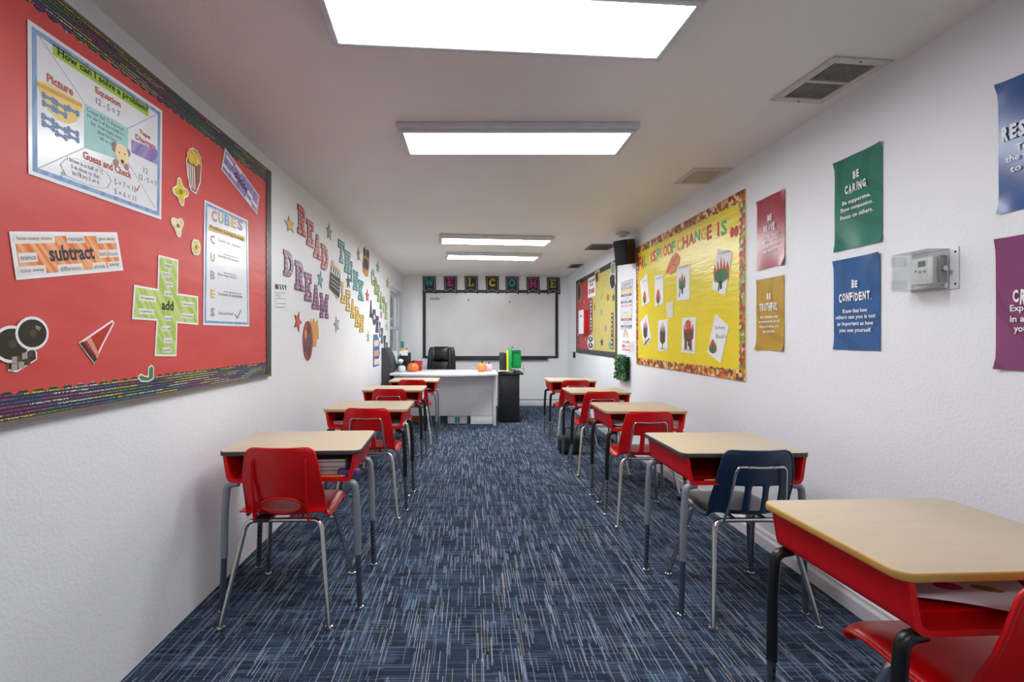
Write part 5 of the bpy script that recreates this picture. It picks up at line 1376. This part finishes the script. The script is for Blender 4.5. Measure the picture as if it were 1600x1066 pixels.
d = drawing(((132, 705), (183, 695), (182, 858), (132, 862)), 'white drawing of a brown tree with streaming flames in the lower row'); tree(d, G, 156, 850, 700, .06, BR, mat('crayon_brown2', (84, 54, 40), .6, var=.4, vs=40), True, .6, 4); wt_px(d, HAND, G, 140, 176, 158, 850, .02, M_INK, 0)
d = drawing(((258, 690), (330, 685), (325, 875), (255, 868)), 'white drawing of a brown and orange figure-like bush in the lower row'); tree(d, G, 292, 835, 690, .085, DKR, BR, True, .7, 5); wt_px(d, HAND, G, 264, 318, 290, 858, .022, M_INK, 0)
wpart(d, 'orange_head', ell(*G(290, 725), .05, .04, 14), FL, .0016); wpart(d, 'red_mouth', ell(*G(290, 760), .03, .012, 10), mat('crayon_red', (170, 50, 40), .6), .0018)
wpart(d, 'brown_legs', [rect(*(lambda u, v: (u-.06, u-.02, v-.06, v+.05))(*G(290, 815))), rect(*(lambda u, v: (u+.02, u+.06, v-.06, v+.05))(*G(290, 815)))], BR, .0016)
d = drawing(((432, 668), (503, 733), (460, 925), (390, 870)), 'strongly tilted white drawing with one orange teardrop bush near the leaf border'); tree(d, G, 419, 885, 798, .055, FL, GR_, False, .72)
wlines(d, [(s, *G(x, y), .13, .03) for s, x, y in (('The Burning', 455, 742), ('Bush', 462, 785))], M_INK)

# ------------------------------------------------------------------ value posters (right wall)
def poster(px4, rgb, head, lines, label, key, hl=None, vis=1.0):
    q = [WR.at(*p) for p in px4]
    us = [p[0] for p in q]; vvv = [p[1] for p in q]; ua, ub, va, vb = min(us), max(us), (q[2][1]+q[3][1])/2, (q[0][1]+q[1][1])/2
    uc, vc = (ua+ub)/2, (va+vb)/2; W_, H_ = ub-ua, vb-va
    # slightly cockled sheet with lifted corners
    n = 12; mb = MB(); rr = random.Random(key)
    cl_ = [rr.uniform(.004, .014) for _ in range(4)]
    def hgt(x, y):
        h = .0022*math.sin(7*x+3*y+key)*max(0, abs(2*y-1)-.2)*1.2+.0025
        for (cx, cy), a in zip(((0, 0), (1, 0), (1, 1), (0, 1)), cl_):
            dd = max(0, 1-math.hypot((x-cx)*1.0, (y-cy)*1.6)/.22); h += a*dd*dd
        return h
    for s in (0, 1):
        for i in range(n+1):
            for j in range(n+1):
                x, y = i/n, j/n; mb.v.append(((x-.5)*W_, (y-.5)*H_, hgt(x, y)+(.0006 if s else 0)))
    k = (n+1)**2
    for i in range(n):
        for j in range(n):
            a = i*(n+1)+j; mb.f.append([k+a, k+a+n+1, k+a+n+2, k+a+1]); mb.f.append([a, a+1, a+n+2, a+n+1])
    for i in range(n):
        for a, b in ((i*(n+1), (i+1)*(n+1)), ((i+1)*(n+1)+n, i*(n+1)+n)): mb.f.append([a, b, k+b, k+a])
        for a, b in ((i+1, i), (n*(n+1)+i, n*(n+1)+i+1)): mb.f.append([a, b, k+b, k+a])
    mb.mi = [0]*len(mb.f)
    m, t = newmat('poster_%d' % key)
    c = lin(rgb); wv = t.n('ShaderNodeTexWave', wave_type='RINGS', rings_direction='SPHERICAL'); wv.inputs['Scale'].default_value = 2.3; wv.inputs['Distortion'].default_value = .4
    t.l(t.coord(), wv.inputs['Vector'])
    wv.inputs['Phase Offset'].default_value = key*1.3
    mpv = t.n('ShaderNodeVectorMath', operation='ADD'); tc = t.n('ShaderNodeTexCoord'); t.l(tc.outputs['Object'], mpv.inputs[0]); mpv.inputs[1].default_value = (-.16, -.13, 0); t.l(mpv.outputs[0], wv.inputs['Vector'])
    t.l(t.ramp(wv.outputs['Fac'], [(0, c), (.82, c), (.9, tuple(x*.8 for x in c)), (1, tuple(x*.84 for x in c))]), t.b.inputs['Base Color'])
    t.b.inputs['Roughness'].default_value = .24; t.b.inputs['Specular IOR Level'].default_value = .6
    o = wthing('value_poster', WR, rect(ua, ub, va, vb), None, label, 'poster', w0=.001, thick=.004, group='value posters', mesh=mb.mesh('value_poster', m, smooth=60))
    # headline: condensed hand-drawn capitals
    T = MB(); hz = .0078
    for (s, cu0, wu, cv, hv) in head:
        n_ = len(s); wts = [.45 if ch in 'Ii.' else (1.25 if ch in 'MW' else 1.0) for ch in s]; tot = sum(wts); x = cu0-wu/2; r2 = random.Random(len(s)+key)
        for ch, w_ in zip(s, wts):
            cw = wu*w_/tot
            if ch in 'Ii': text_mb(T, ch, (x+cw/2)*W_, (cv+.004)*H_, cw*.42*W_, hv*.97*H_, hz, .03)
            elif ch == '.': text_mb(T, ch, (x+cw/2)*W_, (cv-hv*.42)*H_, cw*.5*W_, None, hz, .05)
            else: text_mb(T, ch, (x+cw/2)*W_, (cv+r2.uniform(-.006, .006))*H_, cw*.80*W_, hv*r2.uniform(.86, 1.04)*H_, hz, .045, r2.uniform(-.06, .06))
            x += cw
        T.build('headline', M_WHITEP, o); T = MB()
    for (s, cu0, wu, cv, hv) in lines: text_mb(T, s, cu0*W_, cv*H_, wu*W_, hv*H_, hz, .018)
    T.build('lettering', M_WHITEP, o)
    return o
def body(rows, v0, dv, h, wmax):
    mx = max(len(r) for r in rows); return [(r, 0, wmax*len(r)/mx, v0-dv*i, 1.12*h*(1.25 if any(c in r for c in 'pqgy') and any(c in r for c in 'bdfhklt') else 1)) for i, r in enumerate(rows)]
poster([(1183.8, 315.7), (1227.6, 294.4), (1226.5, 411.9), (1183.8, 424.6)], (158, 46, 62), [('BE', 0, .17, .195, .09), ('BRAVE.', 0, .45, .06, .10)],
       body(['Stand for what is', 'right, even if', 'you are the only', 'one standing.'], -.06, .068, .036, .62), 'glossy dark red BE BRAVE poster above the mustard one', 1)
poster([(1182.8, 437), (1226.2, 431), (1226.2, 548.6), (1182.8, 547.6)], (190, 150, 48), [('BE', 0, .17, .25, .09), ('TRUTHFUL.', 0, .70, .105, .11)],
       body(['Be reliable and', 'trustworthy at all', 'times in what you', 'say and do.'], -.035, .068, .036, .74), 'mustard BE TRUTHFUL poster below the dark red one', 2)
poster([(1305.3, 256), (1380, 219.5), (1379.2, 377.5), (1305.3, 395)], (28, 118, 98), [('BE', 0, .14, .275, .085), ('CARING.', .0, .50, .145, .10)],
       body(['Be supportive.', 'Show compassion.', 'Focus on others.'], .005, .075, .040, .68), 'glossy green BE CARING poster above the blue one', 3)
poster([(1304, 407), (1376.9, 395), (1376.9, 548.6), (1304, 546)], (20, 84, 148), [('BE', 0, .14, .21, .09), ('CONFiDENT.', .0, .72, .075, .10)],
       body(['Know that how', 'others see you is not', 'as important as how', 'you see yourself.'], -.075, .072, .040, .86), 'glossy blue BE CONFIDENT poster below the green one', 4)
def edge_poster(xl, yt, yb_, wd, rgb, head, rows, label, key):
    u0, v1 = WR.at(xl, yt); v0 = WR.at(xl, yb_)[1]
    f = lambda u, v: (VX+F*XR/(-u), VY-(v-CAMZ)*F/(-u))
    q = [f(u0, v1), f(u0+wd, v1), f(u0+wd, v0), f(u0, v0)]
    return poster(q, rgb, head, rows, label, key)
edge_poster(1562, 133, 335, .258, (40, 82, 150), [('BE', .1, .2, .28, .085), ('RESPECTFUL.', 0, .92, .10, .12)], body(['Treat others', 'the way you want', 'to be treated.'], -.035, .075, .045, .82), 'blue RESPECTFUL poster cut by the picture edge, above the plum one', 5)
edge_poster(1558, 374, 577, .255, (136, 62, 112), [('BE', 0, .2, .22, .085), ('CREATIVE.', 0, .62, .045, .11)], body(['Express yourself', 'in a way that is', 'your very own.'], -.045, .08, .045, .66), 'plum purple poster cut by the picture edge, below the blue RESPECTFUL one', 6)

# ------------------------------------------------------------------ thermostat under a clear guard
tg = thing('thermostat', 'white thermostat inside a clear plastic guard on the poster wall', 'thermostat')
tg.matrix_world = WR.matrix(-1.71, 1.492, .001)
GW = .086; GH = .073; GD = .085
def shell(mb, x0, x1, y0, y1, z0, z1, t_):
    mb.box(x0, x0+t_, y0, y1, z0, z1).box(x1-t_, x1, y0, y1, z0, z1).box(x0+t_, x1-t_, y0, y0+t_, z0, z1).box(x0+t_, x1-t_, y1-t_, y1, z0, z1).box(x0+t_, x1-t_, y0+t_, y1-t_, z1-t_, z1)
mb = MB(); shell(mb, -GW, GW-.03, -GH, GH, .004, GD, .003)
mb.build('clear_guard', M_CLEAR, tg)
MB().box(-GW-.005, GW, -GH-.003, GH+.003, 0, .004).build('back_plate', M_WHITE, tg, bev=.0015)
MB().box(-.045, .042, -.052, .050, .0045, .052).build('body', mat('ivory_plastic', (226, 224, 220), .4), tg, bev=.006)
MB().box(-.012, .016, .014, .036, .0521, .0528).build('display', mat('lcd_grey', (120, 124, 122), .3), tg)
for x in (-.006, .012): MB().lathe([(.006, .0521), (.005, .054)], 12, (x, -.004, 0)).build('button', mat('button_grey', (160, 164, 168), .4), tg)
MB().lathe([(.004, .0521), (.003, .053)], 10, (-.022, .0, 0)).build('button', M_INK, tg)
lk = MB().box(GW-.034, GW-.0305, -.05, .05, .012, .04).build('lock_plate', M_FRAMEGREY, tg, bev=.001)
MB().tube([(GW-.0305, 0, .03), (GW-.018, 0, .03)], .009, 12).build('lock', M_CHROME, tg, smooth=50)
for x in (GW-.010,):
    for y in (-.058, .058): MB().lathe([(.004, .004), (.003, .0055)], 10, (x, y, 0)).build('screw', M_HOLE, tg)
for y in (-.045, .045): MB().box(-GW-.004, -GW+.006, y-.018, y+.018, .03, GD+.002).build('hinge', M_CLEAR, tg)

# ------------------------------------------------------------------ second board, class notices and boxwood mat (right wall, far)
(u0, _), (u1, _) = WR.at(901, 440), WR.at(964.8, 406.6)
SU0, SU1, SV0, SV1 = u0, u1, .995, 2.185; ST = .006
sb_ = wthing('two_tone_board', WR, rect(SU0, SU1, SV0, SV1), mat('straw_paper', (196, 180, 102), .45, var=.04), 'red and straw yellow bulletin board with dark border beyond the loudspeaker', 'bulletin board', thick=ST)
Q = lambda x, y: WR.at(895+x/6.09, 395+y/6.09)
um = Q(186, 0)[0]
wpart(sb_, 'red_half', rect(SU0+.03, um-.02, SV0+.03, SV1-.03), mat('red_board_half', (190, 66, 64), .45), .0006)
su, sv, _ = ORG[sb_.name]
strip(sb_, 'border_strip', SU1-SU0, .062, .05, .012, M_DKBORDER, (SU0-su, SV0-sv), 0, ST+.0006, ST+.002)
strip(sb_, 'border_strip', SU1-SU0, .062, .05, .012, M_DKBORDER, (SU0-su, SV1-sv), 0, ST+.0006, ST+.002, True)
strip(sb_, 'border_strip', SV1-SV0, .05, .05, .01, M_DKBORDER, (SU1-su, SV0-sv), math.pi/2, ST+.002, ST+.0034)
strip(sb_, 'border_strip', SV1-SV0, .05, .05, .01, M_DKBORDER, (SU0-su, SV0-sv), math.pi/2, ST+.002, ST+.0034, True)
PS = ST+.0025
def sp_el(name, x0, x1, y0, y1, m, label, cat, W=WR, grp=None, shape='ell', rot=0, n=22):
    (ua, _), (ub, _) = Q(x0, 0), Q(x1, 0); xc = (x0+x1)/2; vt = Q(xc, y0)[1]; vb = Q(xc, y1)[1]
    uc, vc = (ua+ub)/2, (vt+vb)/2
    pts = ell(uc, vc, (ub-ua)/2, (vt-vb)/2, n) if shape == 'ell' else ([(uc+x*(ub-ua)/2, vc+y*(vt-vb)/2) for x, y in star(0, 0, 1, rot)] if shape == 'star' else rect(ua, ub, vb, vt))
    return wthing(name, W, pts, m, label, cat, w0=PS, group=grp), uc, vc, (ub-ua)/2, (vt-vb)/2
SEP = mat('sepia_dark', (58, 52, 46), .4)
o, uc, vc, a, b = sp_el('film_reel_cutout', 47, 88, 285, 470, mat('cream_edge', (206, 186, 160), .5), 'dark film reel cutout on the red half of the two-tone board', 'cutout')
wpart(o, 'reel', ell(uc, vc, a*.84, b*.9, 22), SEP, .0006)
for k in range(5): wpart(o, 'reel_hole', ell(uc+a*.5*math.cos(k*1.257), vc+b*.5*math.sin(k*1.257), a*.17, b*.17, 10), mat('sepia_mid', (96, 86, 76), .4), .001)
o, uc, vc, a, b = sp_el('ticket_sign', 150, 222, 230, 420, M_PAPER, 'white sign with two blocks of red lettering at the meeting of both colours', 'sign', shape='rect')
TR = mat('ticket_red', (170, 60, 66), .5)
wtext(o, 'CLASS', uc, vc+b*.62, TR, w=a*1.6, h=b*.3, bold=.06); wtext(o, 'OF', uc, vc+b*.22, TR, w=a*.9, h=b*.24, bold=.06); wtext(o, 'STARS', uc, vc-b*.42, TR, w=a*1.6, h=b*.5, bold=.06)
o = wthing('star_actor_cutout', WR, [Q(*p) for p in ((215, 190), (240, 165), (262, 160), (262, 200), (252, 250), (245, 300), (228, 300), (218, 260))], mat('cream_edge', (206, 186, 160), .5), 'brown and black movie light cutout at the top of the two-tone board', 'cutout', w0=PS)
wpart(o, 'dark_lamp', [Q(*p) for p in ((222, 200), (250, 175), (256, 210), (246, 270), (230, 290), (224, 250))], mat('lamp_brown', (92, 66, 54), .5, var=.4, vs=20), .0006)
wpart(o, 'orange_glow', ell(*Q(252, 225), .03, .05, 12), mat('glow_orange', (216, 150, 90), .5), .001)
o = wthing('movie_camera_cutout', WR, [Q(*p) for p in ((368, 110), (385, 85), (410, 95), (418, 170), (414, 245), (420, 275), (400, 350), (380, 360), (358, 300), (350, 250), (362, 205), (372, 170))], mat('pale_edge', (210, 206, 200), .5), 'black movie camera cutout with silver top near the loudspeaker', 'cutout', w0=PS+.003)
wpart(o, 'camera_body', [Q(*p) for p in ((360, 240), (380, 205), (408, 215), (408, 265), (395, 340), (380, 345), (364, 295))], SEP, .0006)
wpart(o, 'film_magazine', [Q(*p) for p in ((372, 130), (388, 100), (408, 110), (410, 190), (388, 200), (376, 185))], mat('silver_print', (150, 152, 156), .4, .3, var=.2, vs=30), .0006)
wpart(o, 'lens', ell(*Q(398, 290), .045, .05, 14), M_BLACK, .001)
for nm, c, x0, x1, y0, y1, r, w_ in (('red', (190, 76, 62), 326, 356, 380, 470, .2, 'above the middle of the straw half'), ('navy', (72, 78, 104), 380, 408, 385, 470, .1, 'beside the straw half border'), ('teal', (120, 180, 170), 262, 290, 525, 610, .3, 'in the middle of the straw half'),
        ('mauve', (186, 120, 140), 306, 330, 675, 760, 0, 'low on the straw half'), ('dark blue', (66, 72, 100), 266, 298, 808, 895, .1, 'lowest on the straw half'), ('gold', (214, 160, 70), 103, 122, 430, 505, 0, 'on the red half beside the reel'), ('coral', (206, 110, 80), 203, 220, 480, 560, .2, 'beside the black strip on the seam'),
        ('pale teal', (150, 190, 170), 270, 292, 385, 450, 0, 'high on the straw half'), ('aqua', (110, 180, 180), 340, 372, 840, 925, .2, 'beside the film strip foot'), ('orange', (222, 150, 80), 118, 136, 785, 855, 0, 'low on the red half'), ('steel', (120, 120, 130), 140, 160, 480, 545, .2, 'above the white pocket'), ('bronze', (150, 100, 70), 68, 86, 520, 590, 0, 'beside the white pocket near the far border')):
    o, uc, vc, a, b = sp_el('board_star', x0, x1, y0, y1, mat('bstar_edge_'+nm.replace(' ', '_'), tuple(int(k*.75) for k in c), .5), nm+' paper star '+w_+' of the two-tone board', 'star', grp='paper stars on the two-tone board', shape='star', rot=r)
    wpart(o, 'star_face', [(uc+x*a*.75, vc+y*b*.75) for x, y in star(0, 0, 1, r)], mat('bstar_'+nm.replace(' ', '_'), c, .5), .0005)
def filmstrip(x0, x1, y0, y1, s, label, mcol, ink):
    o, uc, vc, a, b = sp_el('word_strip', x0, x1, y0, y1, mcol, label, 'strip', shape='rect', grp='vertical word strips on the two-tone board')
    n = len(s)
    rows = [(ch, uc, vc+b*(.86-1.72*i/(n-1)), a*1.1, b*1.3/n) for i, ch in enumerate(s)]
    wlines(o, rows, ink, bold=.04)
filmstrip(168, 192, 445, 750, 'SPOTLIGHT', 'dark vertical word strip on the seam between red and straw halves', mat('strip_dark', (70, 62, 62), .5), M_PAPER)
filmstrip(372, 392, 572, 920, 'OUR STARS'.replace(' ', ''), 'black vertical word strip on the straw half near the border', M_BLACK, M_PAPER)
filmstrip(46, 66, 610, 900, 'ACTION', 'dim red vertical word strip at the far border of the red half', mat('strip_red', (120, 56, 60), .5), mat('strip_pale', (190, 150, 140), .5))
pk = thing('wall_pocket', 'white and red paper pocket standing out from the red half', 'pocket'); uu, vv_ = Q(128, 662); tw = Q(152, 0)[0]-Q(103, 0)[0]; 
pk.matrix_world = WR.matrix(uu, vv_, PS)
MB().box(-tw/2, tw/2, -.18, .18, 0, .07).build('box', mat('pocket_red', (186, 40, 46), .5), pk, bev=.003)
MB().box(-tw/2+.005, tw/2-.005, -.175, .185, .0701, .072).build('front_sheet', M_PAPER, pk)
MB().box(-.05, .05, .08, .11, .0721, .0726).build('print_line', M_INK, pk)
o, uc, vc, a, b = sp_el('clapper_cutout', 146, 206, 785, 925, M_PAPER, 'white edged black pair of movie badges low on the seam', 'cutout', n=26)
for dv in (.45, -.4):
    wpart(o, 'badge', ell(uc, vc+b*dv, a*.72, b*.38, 16), M_BLACK, .0006)
    wpart(o, 'badge_mark', [bar(uc-a*.3, vc+b*(dv-.15), uc, vc+b*(dv+.2), .018), bar(uc+a*.3, vc+b*(dv-.15), uc, vc+b*(dv+.2), .018)], M_WHITEP, .001)
hk = MB().box(-.03, .03, -.05, .05, 0, .03).build('wall_bracket', M_BLACK, None, bev=.004); u, v = WR.at(898.5, 554.5); hk.matrix_world = WR.matrix(u, v, .001)
tag(hk, 'small black bracket at the lower far corner of the two-tone board', 'bracket')

V = lambda x, y: WR.at(960+x/6.27, 430+y/6.27)
q = [V(68, 72), V(182, 35), V(172, 528), V(58, 532)]
lp = wthing('lesson_poster', WR, q, M_PAPERGLOSS, 'narrow white poster of coloured stripes between the two boards', 'poster')
wpart(lp, 'thin_frame', [[q[i], q[(i+1) % 4], inset_poly(q, .007)[(i+1) % 4], inset_poly(q, .007)[i]] for i in range(4)], mat('frame_line', (150, 130, 150), .5))
wt_px(lp, 'CLASSROOM RULES', V, 76, 166, 122, 90, .04, M_INK, 0)
for k, (y, c, s) in enumerate(((133, (150, 150, 166), 'BE KIND'), (164, (226, 204, 60), 'LISTEN'), (200, (130, 70, 130), 'WORK HARD'), (234, None, 'BE HONEST'), (266, (90, 100, 124), 'SHARE'), (303, (220, 150, 156), 'HELP OTHERS'), (338, (200, 204, 212), 'TRY YOUR BEST'), (370, None, 'RESPECT ALL'), (403, (226, 196, 90), 'HAVE FUN'), (436, (130, 70, 126), 'TAKE TURNS'), (468, None, 'SMILE'), (502, (96, 104, 136), 'DREAM BIG'))):
    sl = -10*(1-(y-133)/370)
    if c: wpart(lp, 'colour_stripe', [V(68, y-11-sl*.6), V(170, y-13+sl*1.6), V(169, y+12+sl*1.6), V(67, y+12-sl*.6)], mat('stripe_%d' % k, c, .4))
    wt_px(lp, s, V, 86, 152, 118, y+sl*.5, .017, mat('soft_ink', (150, 150, 160), .6) if c is None else M_WHITEP, 0)
q = [V(75, 600), V(88, 560), V(120, 543), V(146, 572), V(152, 746), V(75, 738)]
bp = wthing('house_notice', WR, q, M_PAPER, 'small arched white notice with a rainbow of colours above the boxwood mat', 'notice')
for k, c in enumerate(((200, 90, 80), (226, 180, 90), (130, 170, 120))):
    pts = []
    u, v = V(112, 615); r0 = .085-.018*k
    for i in range(9): a = math.pi*i/8; pts.append((u+r0*math.cos(a)*.95, v+r0*math.sin(a)*1.1))
    for i in range(9): a = math.pi*(8-i)/8; pts.append((u+(r0-.012)*math.cos(a)*.95, v+(r0-.012)*math.sin(a)*1.1))
    wpart(bp, 'rainbow_band', pts, mat('rainbow_%d' % k, c, .5))
wt_px(bp, 'WELCOME', V, 82, 146, 114, 655, .03, M_INK, .01)
wpart(bp, 'pink_block', [V(78, 680), V(104, 680), V(104, 712), V(78, 708)], mat('notice_pink', (206, 100, 120), .5)); wpart(bp, 'yellow_block', [V(106, 682), V(146, 686), V(146, 716), V(106, 712)], mat('notice_yellow', (222, 206, 140), .5))
wpart(bp, 'lower_stripe', [V(75, 722), V(152, 730), V(152, 742), V(75, 734)], mat('notice_rose', (190, 90, 120), .5))
(ua, _), (ub, _) = V(58, 0), V(157, 0); vt, vb = V(105, 785)[1], V(105, 1025)[1]
bx = wthing('boxwood_mat', WR, rect(ua+.02, ub-.02, vb+.015, vt-.015), mat('mat_green_dark', (24, 50, 28), .8), 'hanging rectangle of artificial green boxwood under the notices', 'artificial plant', thick=.02)
lbm = MB(); rr = random.Random(11); cu_, cv_, _ = ORG[bx.name]; hw, hh = (ub-ua)/2, (vt-vb)/2
for i in range(900):
    x = rr.uniform(-hw, hw); y = rr.uniform(-hh, hh); z = .02+rr.uniform(0, .06); s = rr.uniform(.012, .022)
    q_ = Vector((rr.gauss(0, 1), rr.gauss(0, 1), rr.gauss(.4, .8))).normalized(); p_ = q_.cross(Vector((.2, .4, .9))).normalized()*s*.6; q_ = q_*s; c0 = Vector((x, y, z))
    lbm.add([c0-q_, c0+p_, c0+q_, c0-p_], [(0, 1, 2, 3)])
f_ = lbm.build('boxwood_leaves', mat('boxwood_leaf', (44, 98, 48), .5, var=.5, vs=60), bx); f_['kind'] = 'stuff'
nt2 = wthing('pink_note', WR, [WR.at(983.5, 536), WR.at(991, 534), WR.at(991, 549), WR.at(983.5, 551)], mat('pink_note', (222, 206, 212), .6), 'small faint pink note between the notices and the yellow board', 'note')
